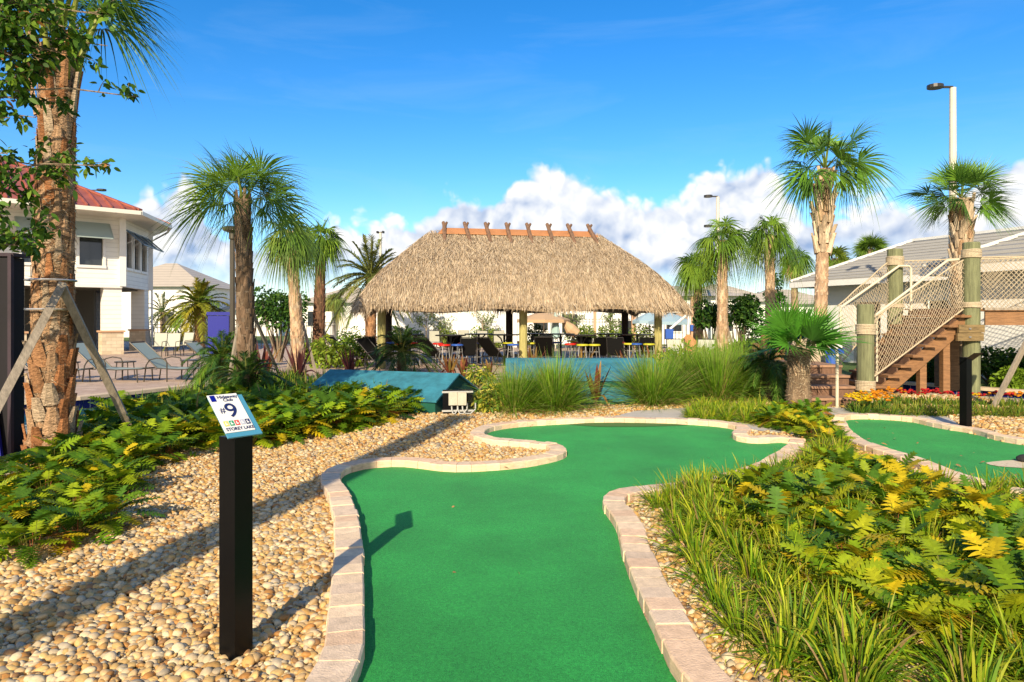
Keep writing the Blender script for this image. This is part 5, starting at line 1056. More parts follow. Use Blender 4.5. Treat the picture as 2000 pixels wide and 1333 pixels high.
for px, Y, rz, lb in ((312, 29, .3, 'pale sling chair, leftmost beside the clubhouse corner'), (334, 28.5, .1, 'pale sling chair left of the date palm'), (358, 30, -.3, 'pale sling chair nearest the blue cabinet'), (790, 34.5, 3.1, 'pale chair at the far edge of the deck in the left bay'), (850, 34.5, 3.1, 'pale chair under the left bay near the sapling'), (907, 34.5, 3.1, 'pale chair at the far side of the left bay, middle'), (943, 34.5, 3.1, 'pale chair at the far side before the round-topped sapling'), (975, 34.5, 3.1, 'pale chair far behind the dark rear post'),
                      (1068, 28, 3.0, 'pale chair behind the black lounger right of the centre post'), (1325, 20, .0, 'pale blue-grey chair right of the right hut post'), (1372, 20, -.6, 'pale blue-grey chair before the wicker chair'), (620, 30, .3, 'pale chair near the foot of the dark slim palm')):
    place(pc, (PX(px, Y), Y, 0), rz, lb)
dc = chair('slingblack', 'darkmetal', '', 'dark chairs under the hut')
for px, Y, rz, lb in ((912, 22.2, -2.9, 'dark chair right of the blue stool in the left bay'), (1205, 22.3, 2.8, 'dark chair in the middle of the right bay'), (1255, 22.9, -2.9, 'dark chair left of the right hut post'), (735, 23.2, 2.6, 'dark chair left of the leftmost hut post'), (1150, 23.2, .3, 'dark chair behind the two bright yellow stools'), (890, 24.6, .2, 'dark chair at the back of the left bay, facing the bar table'), (1225, 24.8, .1, 'dark chair at the back close to the dark right rear post')):
    place(dc, (PX(px, Y), Y, 0), rz, lb)
x = PX(1350, 21.5); t = thing('wicker_chair', 'orange-brown wicker tub chair behind the pale chairs', 'chair', (x, 21.5, 0)); g = Geo(); a = np.linspace(-.3, 3.44, 16); V = []
for z, r_ in ((.2, .36), (.6, .42), (1.15, .38)): V += [(x+math.cos(q)*r_, 21.5+math.sin(q)*r_, z-(.4*abs(math.cos(q)) if z > 1 else 0)) for q in a]
g.add(V+[(p[0]*.995+x*.005, p[1]-.03, p[2]) for p in V], [np.array([[i*16+j, i*16+j+1, (i+1)*16+j+1, (i+1)*16+j] for i in range(2) for j in range(15)]), 48+np.array([[i*16+j, (i+1)*16+j, (i+1)*16+j+1, i*16+j+1] for i in range(2) for j in range(15)])]); g.build('shell', M['braidtan'], t); g = Geo(); g.cyl((x, 21.5, .0), .34, .42, 14); g.build('seat', M['braidtan'], t)
def umbrella(px, Y, ztop, r, m, lb, open_=True, drop=.45):
    b = np.array((PX(px, Y), Y, 0)); t = thing('umbrella', lb, 'umbrella', tuple(b), 'umbrellas beyond the hut'); g = Geo(); g.cyl(b, .03, ztop, 8); g.build('pole', M['cream'], t); g = Geo()
    if open_: g.lathe([(0.01, ztop), (r*.5, ztop-drop*.45), (r, ztop-drop), (r, ztop-drop-.16), (r*.96, ztop-drop-.16), (r*.96, ztop-drop-.02), (0.01, ztop-.04)], b, 8)
    else: g.lathe([(0.02, ztop), (.12, ztop-.3), (.22, ztop-1.0), (.26, ztop-1.35), (.12, ztop-1.45)], b, 10)
    g.build('canopy', m, t)
umbrella(1062, 36, 2.0, 1.4, M['tan'], 'open tan umbrella right of the centre hut post'); umbrella(1085, 35.4, 2.0, .3, M['teal'], 'folded pale teal umbrella beside the tan one', False)
umbrella(1310, 35, 1.9, 1.15, M['palebluecloth'], 'open pale blue umbrella behind the right hut post'); umbrella(1340, 37, 2.05, 1.1, M['tan'], 'open tan umbrella behind the pale blue one'); umbrella(1268, 36, 1.95, .9, M['palebluecloth'], 'pale blue umbrella half hidden left of the right hut post')
# tan fabric umbrella folded over
b = np.array((PX(1118, 35.5), 35.5, 0)); g = Geo(); g.tube([b+[-.5, 0, 1.5], b+[-.1, 0, 1.05], b+[.25, 0, .8]], [.08, .32, .25], 10); tag(g.build('cushion_cover', M['tan'], origin=tuple(b)), 'slumped tan cloth cover right of the folded teal umbrella', 'cover')
# pool lift: white arm with blue seat
b = np.array((PX(1345, 33), 33, 0)); t = thing('pool_lift', 'white pool lift arm with blue pads beside the wicker chair', 'pool lift', tuple(b)); g = Geo(); g.cyl(b, .05, 1.85, 10); g.tube([b+[0, 0, 1.85], b+[-.9, 0, 1.1]], .06, 8); g.tube([b+[.02, 0, 1.8], b+[.15, 0, 1.2]], .05, 8); g.build('arm', M['whitepaint'], t)
g = Geo(); g.box(b+[-.95, 0, .85], (.36, .3, .5)); g.build('pad', M['blue'], t); g = Geo(); g.box(b+[.25, 0, 1.15], (.36, .3, .3)); g.build('pad', M['blue'], t)

# ------------------------------------------------------------------ buildings
def wall(g, p0, p1, z0, z1, th=.2, openings=()):
    p0 = np.array(p0, float); p1 = np.array(p1, float); L = np.linalg.norm(p1-p0); d = (p1-p0)/L; rz = math.atan2(d[1], d[0]); us = sorted({0, L, *[o[0] for o in openings], *[o[1] for o in openings]}); zs = sorted({z0, z1, *[o[2] for o in openings], *[o[3] for o in openings]})
    for i in range(len(us)-1):
        for j in range(len(zs)-1):
            um, zm = (us[i]+us[i+1])/2, (zs[j]+zs[j+1])/2
            if any(o[0] < um < o[1] and o[2] < zm < o[3] for o in openings): continue
            c = p0+d*um; g.box((c[0], c[1], zm), (us[i+1]-us[i], th, zs[j+1]-zs[j]), rz)
K1 = np.array([-17.6, 30.8]); K2 = np.array([-18.75, 35.3]); fd = nrm(np.array([-.74, -.67])); rd = nrm(K2-K1); K0 = K1+fd*13; K3 = K2+np.array([-3.5, 2.6]); K4 = K3+np.array([-14, -3])
t = thing('clubhouse', 'two-storey white clubhouse with red metal roof and propped shutters at the left', 'building', (*K1, 0)); ctr = np.array([-24, 34.0]); Lr = np.linalg.norm(K2-K1)
winF = [(.75+k*2.05, 1.65+k*2.05, 3.95, 5.75) for k in range(6)]; winR = [(.55+k*1.25, 1.45+k*1.25, 3.95, 5.6) for k in range(3)]
g = Geo(); nf = np.array([-fd[1], fd[0]]); nf = nf if nf @ (ctr-K1) < 0 else -nf; nr_ = np.array([-rd[1], rd[0]]); nr_ = nr_ if nr_ @ (ctr-K1) < 0 else -nr_
wall(g, K1-nf*.1, K0-nf*.1, 3.05, 6.2, .2, winF); wall(g, K1-nr_*.1+rd*.12, K2-nr_*.1, 3.05, 6.2, .2, winR); wall(g, K2, K3, 3.05, 6.2, .2); wall(g, K3, K4, 0, 6.2, .2); wall(g, K4, K0, 0, 6.2, .2); g.build('wall', M['siding'], t)
M['stoneband'] = mat('stone_band', (.50, .30, .18), rough=.85)
for K, d1, w1 in ((K1, fd, .72), (K2, -rd, .8), (K1+fd*3.6, fd, .7), (K1+fd*7.2, fd, .7)):
    q = K-(nf if d1 is fd else nr_)*.34+d1*w1/2; rz = math.atan2(d1[1], d1[0])
    g = Geo(); g.box((q[0], q[1], 2.05), (w1, .62, 2.0), rz); cl = g.build('column', M['siding'], t)
    g = Geo(); g.box((q[0], q[1], .5), (w1+.14, .74, 1.0), rz); g.build('column_base', M['stonebase'], cl)
    g = Geo(); g.box((q[0], q[1], 1.03), (w1+.26, .86, .08), rz); g.build('column_band', M['stoneband'], cl)
# corner boards, trims
g = Geo()
for K in (K1, K2): g.box((K[0]+.01, K[1], 4.63), (.26, .26, 3.14), math.atan2(fd[1], fd[0]))
g.box((*(K1-nf*.08+fd*6.5), 3.06), (13, .32, .16), math.atan2(fd[1], fd[0])); g.build('corner_trim', M['whitepaint'], t)
for k, (u0, u1, z0, z1) in enumerate(winF[:4]+winR):
    dd, nn = (fd, nf) if k < 4 else (rd, nr_); rz = math.atan2(dd[1], dd[0]); c = K1+dd*(u0+u1)/2
    g = Geo(); w = u1-u0
    for du in (-w/2-.05, w/2+.05): q = c+dd*du+nn*.015; g.box((q[0], q[1], (z0+z1)/2), (.1, .08, z1-z0+.2), rz)
    for zz in (z0-.06, z1+.06): q = c+nn*.02; g.box((q[0], q[1], zz), (w+.24, .09, .12), rz)
    fr_ = g.build('window', M['whitepaint'], t); g = Geo(); q = c-nn*.14; g.box((q[0], q[1], (z0+z1)/2), (w, .03, z1-z0), rz); g.box((q[0]+nn[0]*.03, q[1]+nn[1]*.03, (z0+z1)/2), (.05, .03, z1-z0), rz); g.build('pane', M['glassdark'], fr_)
    # propped awning shutter
    g = Geo(); a = R(48); L = 1.05 if k < 4 else .95; w2 = w+.45 if k < 4 else w+.3; top = np.array([*(c+nn*.08), z1+.05]); out = np.array([*(nn*math.sin(a)), -math.cos(a)]); side = np.array([*dd, 0]); nrml = np.cross(side, out)
    def bar(p, q, w_, h_): g.beam(p, q, w_, h_)
    for s_ in (-1, 1): g.beam(top+side*s_*w2/2, top+side*s_*w2/2+out*L, .06, .05)
    for u in (0, 1): g.beam(top-side*w2/2+out*L*u, top+side*w2/2+out*L*u, .06, .05)
    for u in np.linspace(.08, .94, 11):
        cc = top+out*L*u; V = [cc-side*w2/2+nrml*.02, cc+side*w2/2+nrml*.02, cc+side*w2/2-nrml*.02+out*.075, cc-side*w2/2-nrml*.02+out*.075]; g.add(V+[np.array(p)+nrml*.008 for p in V], BOXF)
    g.build('shutter', M['shutter'] if k < 4 else M['shutterblue'], t); g = Geo()
    for s_ in (-1, 1): g = Geo(); g.tube([top+side*s_*w2*.4+out*L*.6, np.array([*(c+nn*.05+dd*s_*w2*.4), z1-.55])], .015, 6); g.build('stay', M['whitepaint'], t)
E1 = np.array([-16.1, 29.6, 6.28]); E2 = np.array([-17.05, 34.1, 6.28]); E0 = E1+np.array([*fd, 0])*16; E3 = np.array([-20.5, 38.3, 6.28]); E4 = E3+np.array([-16, -3, 0]); ApA = np.array([-26.2, 33.2, 9.95]); ApB = ApA+np.array([*fd, 0])*9
g = Geo(); V = [E0, E1, E2, E3, E4, ApA, ApB]; fs = [np.array([[0, 1, 5, 6]]), np.array([[1, 2, 5], [2, 3, 5], [3, 4, 5], [4, 6, 5], [4, 0, 6]])]; g.add(V, fs)
def ribs(a, b, top_a, top_b, n):
    for i in range(n+1):
        u = i/n; p = a+(b-a)*u; q = top_a+(top_b-top_a)*u; g.beam(p+[0, 0, .03], q+[0, 0, .03], .05, .05)
d3 = np.array([*fd, 0]); pn = np.array([*(-nf), 0])
for i in range(34):
    s_ = .2+i*.45; p = E1+d3*s_
    # rib climbs square to the eave until it meets the hip or the ridge
    rel = ApA-E1; run_max = rel @ pn; along = rel @ d3
    k_ = run_max if s_ > along else max(.05, run_max*s_/max(along, .1)); q = p+pn*k_; q[2] = E1[2]+(ApA[2]-E1[2])*k_/run_max; g.beam(p+[0, 0, .04], q+[0, 0, .04], .06, .09)
g.beam(E1+[0, 0, .04], ApA+[0, 0, .04], .18, .08); g.beam(E2+[0, 0, .04], ApA+[0, 0, .04], .18, .08)
g.build('roof', M['redroof'], t)
g = Geo()
for a, b_ in ((E0, E1), (E1, E2), (E2, E3)): g.beam(a-[0, 0, .10], b_-[0, 0, .10], .14, .17)
g.build('gutter', M['gutter'], t); g = Geo()
So = [E0, E1, E2, E3]; Si = [np.array([*K0, 6.12]), np.array([*K1, 6.12]), np.array([*K2, 6.12]), np.array([*K3, 6.12])]
for i in range(3): g.quad(So[i]-[0, 0, .17], So[i+1]-[0, 0, .17], Si[i+1]-[0, 0, 0], Si[i]-[0, 0, 0])
g.build('soffit', M['gutter'], t); g = Geo()
g.tube([E2-[0, 0, .15], E2+[-.25, .2, -.35], np.array([*(K2+nr_*.12), 5.6]), np.array([*(K2+nr_*.12), .1])], .05, 8); g.build('downpipe', M['whitepaint'], t)
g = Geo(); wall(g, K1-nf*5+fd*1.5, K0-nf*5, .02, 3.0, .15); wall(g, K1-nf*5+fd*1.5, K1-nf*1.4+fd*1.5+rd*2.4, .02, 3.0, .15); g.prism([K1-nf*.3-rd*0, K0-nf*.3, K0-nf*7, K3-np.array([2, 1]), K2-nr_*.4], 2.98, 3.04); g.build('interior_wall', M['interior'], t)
stc = stool('yellow', 'yellow bar stool inside the open ground floor of the clubhouse'); stc['group'] = 'bar stools at the clubhouse'
for u, v, lb in ((2.4, 1.6, 'yellow bar stool inside the clubhouse opening left of the corner column'), (3.6, 2.0, 'yellow bar stool deeper in the clubhouse opening behind the big palm')):
    q = K1+fd*u-nf*v; place(stc, (q[0], q[1], 0), 0, lb)
q = K1+rd*2-nr_*1.2; place(stc, (q[0], q[1], 0), 0, 'yellow bar stool seen between the two clubhouse columns')
# right building with grey tile roof
C_ = np.array([10.9, 26.7]); a1 = nrm(np.array([.39, -.92])); a2 = nrm(np.array([.92, .39])); t = thing('poolside_building', 'low white building with a grey tiled hip roof behind the rope stair', 'building', (*C_, 0))
def RP(u, v, z): p = C_+a1*u+a2*v; return np.array([p[0], p[1], z])
def hip_roof(g, u0, u1, v0, v1, ze_, zr_, g2):
    w = (v1-v0)/2; A_ = [RP(u0, v0, ze_), RP(u1, v0, ze_), RP(u1, v1, ze_), RP(u0, v1, ze_), RP(u0+w, v0+w, zr_), RP(u1-w, v0+w, zr_)]
    g.add(A_, [np.array([[0, 4, 5, 1][::-1], [2, 5, 4, 3][::-1]]), np.array([[0, 3, 4], [1, 5, 2]])])
    n = 13
    for k in range(n):           # courses of tiles as stepped strips on every slope
        z0_, z1_ = ze_+(zr_-ze_)*k/n, ze_+(zr_-ze_)*(k+1)/n; i0, i1 = w*k/n, w*(k+1)/n
        for (p0, p1, q1, q0) in ((RP(u0+i0, v0+i0, z0_), RP(u1-i0, v0+i0, z0_), RP(u1-i1, v0+i1, z1_), RP(u0+i1, v0+i1, z1_)), (RP(u0+i0, v0+i0, z0_), RP(u0+i0, v1-i0, z0_), RP(u0+i1, v1-i1, z1_), RP(u0+i1, v0+i1, z1_))):
            g.add([p0+[0, 0, .085], p1+[0, 0, .085], q1+[0, 0, .012], q0+[0, 0, .012], p0, p1], [np.array([[0, 1, 2, 3], [4, 5, 1, 0]])])
    for a, b_ in ((A_[0], A_[4]), (A_[3], A_[4]), (A_[4], A_[5])): g2.beam(a+[0, 0, .07], b_+[0, 0, .07], .16, .09)
g = Geo(); g2 = Geo(); hip_roof(g, 0, 14, 0, 5.9, 3.0, 4.42, g2); hip_roof(g, 7.3, 17, -2.55, 5.2, 3.0, 4.86, g2); g.build('roof', M['greytile'], t); g2.build('ridge_tiles', mat('pale_ridge', (.62, .62, .60), rough=.7, noise=(6, .85, 1.1)), t)
g = Geo()
for a, b_ in ((RP(0, 0, 2.9), RP(7.3, 0, 2.9)), (RP(0, 0, 2.9), RP(0, 5.9, 2.9)), (RP(7.3, -2.55, 2.9), RP(17, -2.55, 2.9)), (RP(7.3, -2.55, 2.9), RP(7.3, 0, 2.9))): g.beam(a, b_, .14, .2)
g.build('fascia', M['whitepaint'], t); g = Geo()
wall(g, RP(.8, .8, 0)[:2], RP(8, .8, 0)[:2], 0, 2.95, .2, [(1.5, 2.6, 0, 2.2), (4.2, 5.4, 1, 2.2)]); wall(g, RP(.8, .8, 0)[:2], RP(.8, 5.2, 0)[:2], 0, 2.95); wall(g, RP(8.1, -1.75, 0)[:2], RP(16.5, -1.75, 0)[:2], 0, 2.95, .2, [(3.0, 4.2, .0, 2.1)]); wall(g, RP(8.1, -1.75, 0)[:2], RP(8.1, 1, 0)[:2], 0, 2.95)
g.build('wall', M['whitewall'], t); g = Geo(); q = RP(9.5+2.1, -1.62, 1.05); g.box(q, (1.15, .06, 2.08), math.atan2(a1[1], a1[0])); g.build('door', mat('grey_door', (.42, .46, .48), rough=.5), t)
for q, sz in ((RP(.8+2.05, 1.0, 1.1), (1.1, .06, 2.2)), (RP(.8+4.8, 1.0, 1.6), (1.2, .06, 1.2))): g = Geo(); g.box(q, sz, math.atan2(a1[1], a1[0])); g.build('window', M['glassdark'], t)

# far houses and white wall
def house(lb, px, Y, w, d, h, hr, rz=0.0, roofm='tanroof', wins=((-.3, 1.2), (.25, 1.2)), wallm='whitewall'):
    b = np.array((PX(px, Y), Y)); t = thing('house', lb, 'house', (*b, 0), 'houses beyond the pool'); ca, sa = math.cos(rz), math.sin(rz)
    def q(x, y, z): return (b[0]+x*ca-y*sa, b[1]+x*sa+y*ca, z)
    g = Geo(); g.box((b[0], b[1], h/2), (w, d, h), rz); g.build('wall', M[wallm], t); g = Geo(); o = .5; W2, D2 = w/2+o, d/2+o; rr = max(W2-D2, 0)
    g.add([q(-W2, -D2, h), q(W2, -D2, h), q(W2, D2, h), q(-W2, D2, h), q(-rr-.01, 0, h+hr), q(rr+.01, 0, h+hr)], [np.array([[0, 1, 5, 4], [2, 3, 4, 5]]), np.array([[1, 2, 5], [3, 0, 4]]), np.array([[3, 2, 1, 0]])]); g.build('roof', M[roofm], t)
    for (fx, zz) in wins:
        g = Geo(); g.box(q(fx*w, -d/2-.03, zz+.6), (1.15, .1, 1.35), rz); fr_ = g.build('window', M['whitepaint'], t); g = Geo(); g.box(q(fx*w, -d/2-.08, zz+.6), (.95, .06, 1.15), rz); g.build('pane', M['glassdark'], fr_)
house('cream house with a pale tiled pyramid roof right behind the clubhouse corner', 335, 62, 9, 8, 4.3, 2.3, wins=((-.1, 1.0), (.2, 1.0)))
house('small house with a hip roof between the dark slim palm and the hut', 690, 60, 7, 7, 2.9, 1.6, wins=((-.35, 1.0),))
house('low white house behind the centre hut post', 1045, 50, 6, 6, 3.0, .8, wins=((.05, .8), (.3, .8)))
house('low pale grey house behind the right bay of the hut', 1250, 46, 12, 7, 3.0, .8, wins=((-.42, .7), (-.12, .3), (.12, .8), (.38, .8)), wallm='whitewall')
house('distant pale house behind the trees right of the hut', 1400, 60, 8, 7, 3.0, 1.6, wins=((0, 1),))
house('distant low house behind the stout fan palm', 1520, 66, 9, 7, 2.9, 1.5, wins=((0, 1),))
house('distant low house with tan eave behind the far left date palm', 430, 66, 14, 8, 2.4, .9, wins=((-.3, .6), (0, .6), (.3, .6)))
g = Geo(); wall(g, (PX(640, 40), 40), (PX(1010, 38), 38), 0, 1.95, .2); wall(g, (PX(672, 39.9), 39.9), (PX(672, 39.9)-3.0, 46), 0, 1.95, .2)
for px in (640, 745, 850, 955): g.box((PX(px, 39), 39.2, 1.0), (.45, .45, 2.0))
tag(g.build('boundary_wall', M['whitewall'], origin=(PX(820, 39), 39, 0)), 'long plain white boundary wall behind the left half of the hut', 'wall')
def railing(lb, p0, p1, h=1.35, sp=.14, r=.012):
    p0 = np.array([*p0, 0.]); p1 = np.array([*p1, 0.]); L = np.linalg.norm(p1-p0); g = Geo(); n = int(L/sp)
    for i in range(n+1): q = p0+(p1-p0)*i/n; g.beam(q, q+[0, 0, h], r*2 if i % 14 else .06, r*2 if i % 14 else .06)
    for z in (.15, h-.2, h-.03): g.beam(p0+[0, 0, z], p1+[0, 0, z], .03, .03)
    tag(g.build('metal_fence', M['darkmetal'], origin=tuple(p0)), lb, 'fence', 'black metal fences')
railing('black metal fence behind the chairs beside the clubhouse', (PX(290, 38), 38), (PX(480, 38), 38), 1.3, .25); railing('black metal fence between the thick palm and the white wall', (PX(480, 36), 36), (PX(655, 38), 38), 1.4, .25)
railing('black metal fence before the grey house under the right of the hut', (PX(1120, 40), 40), (PX(1400, 36), 36), 1.6, .2); railing('black metal fence far right between the palms', (PX(1400, 36), 36), (PX(1560, 34), 34), 1.3, .2)
# pergola posts in tan behind right bay
for px, Y, lb in ((1162, 36.5, 'slim tan post left of the middle sapling'), (1218, 36.5, 'tan post left of the dark rear hut post'), (1237, 36.2, 'tan post right of the dark rear hut post'), (1353, 33, 'tan post at the right eave of the hut')):
    b = (PX(px, Y), Y, 0); t = thing('garden_post', lb, 'post', b, 'tan posts beyond the hut'); g = Geo(); g.box((b[0], Y, 1.3), (.2 if px > 1200 else .14, .2, 2.6)); g.build('shaft', mat('tan_post', (.55, .33, .2), rough=.8) if px == 1162 else bpy.data.materials['tan_post'], t); g = Geo(); g.box((b[0], Y, 2.63), (.28, .28, .06)); g.build('cap', bpy.data.materials['tan_post'], t)
# tree line on horizon
rng = np.random.default_rng(600)
for i, (px, Y, w, h, lb) in enumerate([(480, 78, 7, 3.6, 'distant rounded tree mass behind the thick palm'), (250, 80, 9, 4.0, 'distant tree mass behind the clubhouse columns'), (1480, 80, 7, 3.4, 'distant tree mass right of the hut'), (1330, 75, 6, 3.6, 'distant tree mass behind the right eave of the hut'), (600, 74, 6, 3.5, 'distant tree mass behind the slender palms'), (180, 60, 8, 3.6, 'dark trees seen through the clubhouse opening'), (760, 85, 9, 3.2, 'distant tree mass behind the white wall')]):
    shrub('distant_tree', lb, 'tree', px, 0, w*.5, h, [(.05, .10, .02), (.08, .14, .03), (.03, .07, .015)], n=1500, ll=.4, lw=.25, seed=620+i, Y=Y, zoff=.6, lumps=14, group='distant trees')

# ------------------------------------------------------------------ lamps
def lightpole(lb, px, Y, ytop, heads, r=.08, m='lampgrey'):
    b = np.array((PX(px, Y), Y, 0)); h = ZY(ytop, Y); t = thing('light_pole', lb, 'street lamp', tuple(b), 'pole lights'); g = Geo(); g.tube([b, b+[0, 0, h]], [r*1.2, r*.8], 12); g.build('pole', M[m], t)
    for dx, dz, s_ in heads:
        g = Geo(); e = b+np.array([dx, 0, h+dz]); g.beam(b+[0, 0, h+dz], b+np.array([dx*.4, 0, h+dz]), .05*s_, .05*s_); g.build('lamp_arm', M['darkmetal'], t); g = Geo()
        c = b+np.array([dx*.68, 0, h+dz]); L = abs(dx)*.6/2; n = 14; V = [c+np.array([math.cos(a)*L, math.sin(a)*.17*s_, k]) for k in (-.03*s_, .05*s_) for a in np.linspace(0, 6.283, n, endpoint=False)]
        g.add(V, [np.array([list(range(n))[::-1]]), np.array([list(range(n, 2*n))]), np.array([[i, (i+1) % n, n+(i+1) % n, n+i] for i in range(n)])]); g.build('lamp_head', M['darkmetal'], t)
lightpole('tall white light pole rising behind the round-headed sabal palm', 1861, 17.4, 172, [(-.66, .02, 1.0)], r=.095)
lightpole('slim light pole with two stacked heads above the palms right of the hut', 1402, 36, 385, [(-.75, .02, 1.3), (-.75, -1.55, 1.3)], r=.11)
lightpole('distant light pole just left of the thatched roof', 743, 50, 455, [(-.3, .02, 1.6), (.3, .03, 1.6)], r=.12)
lightpole('light pole whose head just shows over the red clubhouse roof', 178, 58, 372, [(1.3, .0, 1.8)], r=.12)
b = np.array((PX(454, 20), 20, 0)); t = thing('garden_lantern', 'brown round-headed lantern post half hidden by the thick palm', 'lamp', tuple(b)); g = Geo(); g.cyl(b, .075, ZY(470, 20), 10); g.build('pole', M['bronzemetal'], t); z = ZY(470, 20); g = Geo(); g.lathe([(.06, z), (.10, z+.05), (.10, z+.22), (.26, z+.28), (.28, z+.36), (.22, z+.40), (0, z+.42)], b*[1, 1, 0], 16); g.build('lantern_head', M['bronzemetal'], t)

# ------------------------------------------------------------------ rope stair and platform
P1 = np.array([7.3, 14.1]); P3 = np.array([PX(1897, 14.6), 14.6]); P2 = np.array([PX(1748, 16.0), 16.0]); Q1 = np.array([PX(1636, 15.6), 15.6]); P4 = P3+np.array([3.6, -.9]); P5 = P2+np.array([4.6, -.9])
def greenpost(pos, h, wraps, lb, r=.165):
    t = thing('bridge_post', lb, 'post', (*pos, 0), 'green timber posts of the rope stair'); g = Geo(); g.tube([(*pos, -.3), (*pos, h-.02), (*pos, h)], [r, r, r*.94], 18); g.build('shaft', M['greenwood'], t, smooth=False)
    for z0, n in wraps:
        g = Geo()
        for i in range(n): g.tube([(pos[0]+math.cos(a)*(r+.014), pos[1]+math.sin(a)*(r+.014), z0+i*.03+.004*math.sin(a*2+i)) for a in np.linspace(0, 6.283, 22)], .017, 6, caps=False)
        g.build('rope_wrap', M['rope'], t)
greenpost(P1, ZY(595, 14.1), [(ZY(652, 14.1), 7), (ZY(762, 14.1), 7)], 'short green post wrapped in rope at the foot of the rope stair')
greenpost(P2, ZY(487, 16), [(ZY(518, 16), 7), (ZY(600, 16), 3)], 'green post at the far upper corner of the rope stair')
greenpost(P3, ZY(474, 14.6), [(ZY(503, 14.6), 6), (ZY(600, 14.6), 4)], 'tall green post at the near upper corner of the rope stair')
greenpost(P5, 3.2, [(2.8, 6)], 'green post of the far platform side at the right edge')
zt = ZY(606, 14.6)
t = thing('timber_stair', 'brown timber stair climbing right to the rope-netted platform', 'stair', (*P1, 0))
nS = 8; s0 = P1+np.array([.12, -.02]); s1 = P3+np.array([-.1, 0]); q0 = Q1+np.array([.1, 0]); q1 = P2+np.array([.25, 0])
for i in range(nS):
    u = (i+.6)/nS; z = zt*(i+1)/(nS+1)*1.04; a = s0+(s1-s0)*u; b_ = q0+(q1-q0)*u; g = Geo(); g.beam((*(a+[0, -.15]), z), (*b_, z), .29, .05); tr_ = g.build('tread', M['brownwood'], t); g = Geo(); dz_ = zt/(nS+1)*1.04; g.beam((*(a+[.14, .03]), z-dz_/2+dz_), (*(b_+[.14, 0]), z-dz_/2+dz_), .03, dz_-.06); g.build('riser', M['stepwood'], tr_)
for a, b_, lb in ((s0, s1, 0), (q0, q1, 1)):
    g = Geo(); a3 = np.array([*a, -.10]); b3 = np.array([*b_, zt-.20]); g.beam(a3, b3, .05, .28); g.build('stringer', M['brownwood'], t)
for u, h in ((.55, .85), (.8, 1.25)):
    q = s0+(s1-s0)*u+np.array([0, .12]); g = Geo(); g.box((q[0], q[1], h/2), (.14, .14, h)); g.build('support', M['brownwood'], t)
t = thing('timber_platform', 'timber platform with heavy beams running off the right edge', 'platform', (*P3, 0)); dP = P4-P3
g = Geo(); nB = 26
for i in range(nB):
    u = (i+.5)/nB; a = P3+dP*u; b_ = P2+np.array([.3, 0])+(P5-P2)*u; g.beam((*a, zt+.0), (*b_, zt+.0), .13, .04)
g.build('decking', M['brownwood'], t); g = Geo(); g.beam((*(P3+[.15, -.20]), zt-.17), (*(P4+[0, -.20]), zt-.17), .06, .30); g.build('edge_beam', M['brownwood'], t)
g = Geo(); g.beam((*(P3+[.1, -.24]), zt+.02), (*(P4+[0, -.24]), zt+.02), .12, .05); g.build('edge_cap', M['greywood'], t)
for dy, dz0, xl, xr in ((-.21, 1.40, -.42, .12), (-.212, 1.225, -.45, .10), (.21, 1.40, -.30, .34), (.212, 1.225, -.30, .34)):
    g = Geo(); g.beam((P3[0]+xl, P3[1]+dy, dz0), (P3[0]+xr, P3[1]+dy, dz0), .07, .165); bm = g.build('cross_beam', M['crosswood'], t)
    if dy < 0: g = Geo(); g.box((P3[0]-.2, P3[1]+dy-.045, dz0), (.045, .03, .03)); g.build('bolt', M['greymetal'], bm)
for px, Y, h in ((1855, 15.4, 1.3), (1842, 16.2, 1.5)): g = Geo(); g.box((PX(px, Y), Y, h/2), (.26, .26, h)); g.build('pile', M['brownwood'], t)
# rope nets (diamond mesh between a lower and an upper rope)
def net(lb, lo0, lo1, up0, up1, cell=.095, r=.0052, sag=.04):
    lo0, lo1, up0, up1 = map(lambda q: np.array(q, float), (lo0, lo1, up0, up1)); W = np.linalg.norm(lo1-lo0); H = (np.linalg.norm(up0-lo0)+np.linalg.norm(up1-lo1))/2
    nrm_ = nrm(np.cross(lo1-lo0, up0-lo0)); t = thing('rope_net', lb, 'rope net', tuple(lo0), 'rope nets of the stair')
    def S_(u, v): return (lo0*(1-u)+lo1*u)*(1-v)+(up0*(1-u)+up1*u)*v+nrm_*(sag*math.sin(math.pi*np.clip(v, 0, 1))*(1+.5*math.sin(u*9)))+np.array([0, 0, -.012*math.sin(u*13)*v])
    g = Geo(); nu_ = max(3, int(W/cell)); nv_ = max(3, int(H/cell)); 
    for s_ in (-1, 1):
        for k in range(-nv_, nu_+nv_+1):
            pts = []
            for j in range(0, nv_+1):
                i = k+s_*j*.9 if s_ > 0 else k-j*.9
                if 0 <= i <= nu_: pts.append(S_(i/nu_, j/nv_)+rng.normal(0, .004, 3))
            if len(pts) > 1: g.tube(pts, r, 4, caps=False)
    g.build('mesh', M['rope'], t)
    for a, b_, v in ((lo0, lo1, 0), (up0, up1, 1)): g = Geo(); g.tube([S_(u, v) for u in np.linspace(0, 1, 14)], .016, 6); g.build('border_rope', M['rope'], t)
rng = np.random.default_rng(700)
net('rope net on the near side of the timber stair', (P1[0]+.17, P1[1]-.02, .42), (P3[0]-.17, P3[1], zt+.02), (P1[0]+.17, P1[1], ZY(620, 14.1)), (P3[0]-.17, P3[1], ZY(508, 14.6)))
net('rope net on the far side of the timber stair', (*Q1, .5), (P2[0]-.16, P2[1], zt+.1), (*Q1, ZY(598, 15.6)), (P2[0]-.16, P2[1], ZY(512, 16)))
net('rope net along the near side of the platform at the right edge', (P3[0]+.17, P3[1], zt+.03), (*P4, zt+.03), (P3[0]+.17, P3[1], ZY(506, 14.6)), (*P4, ZY(500, 14.6)))
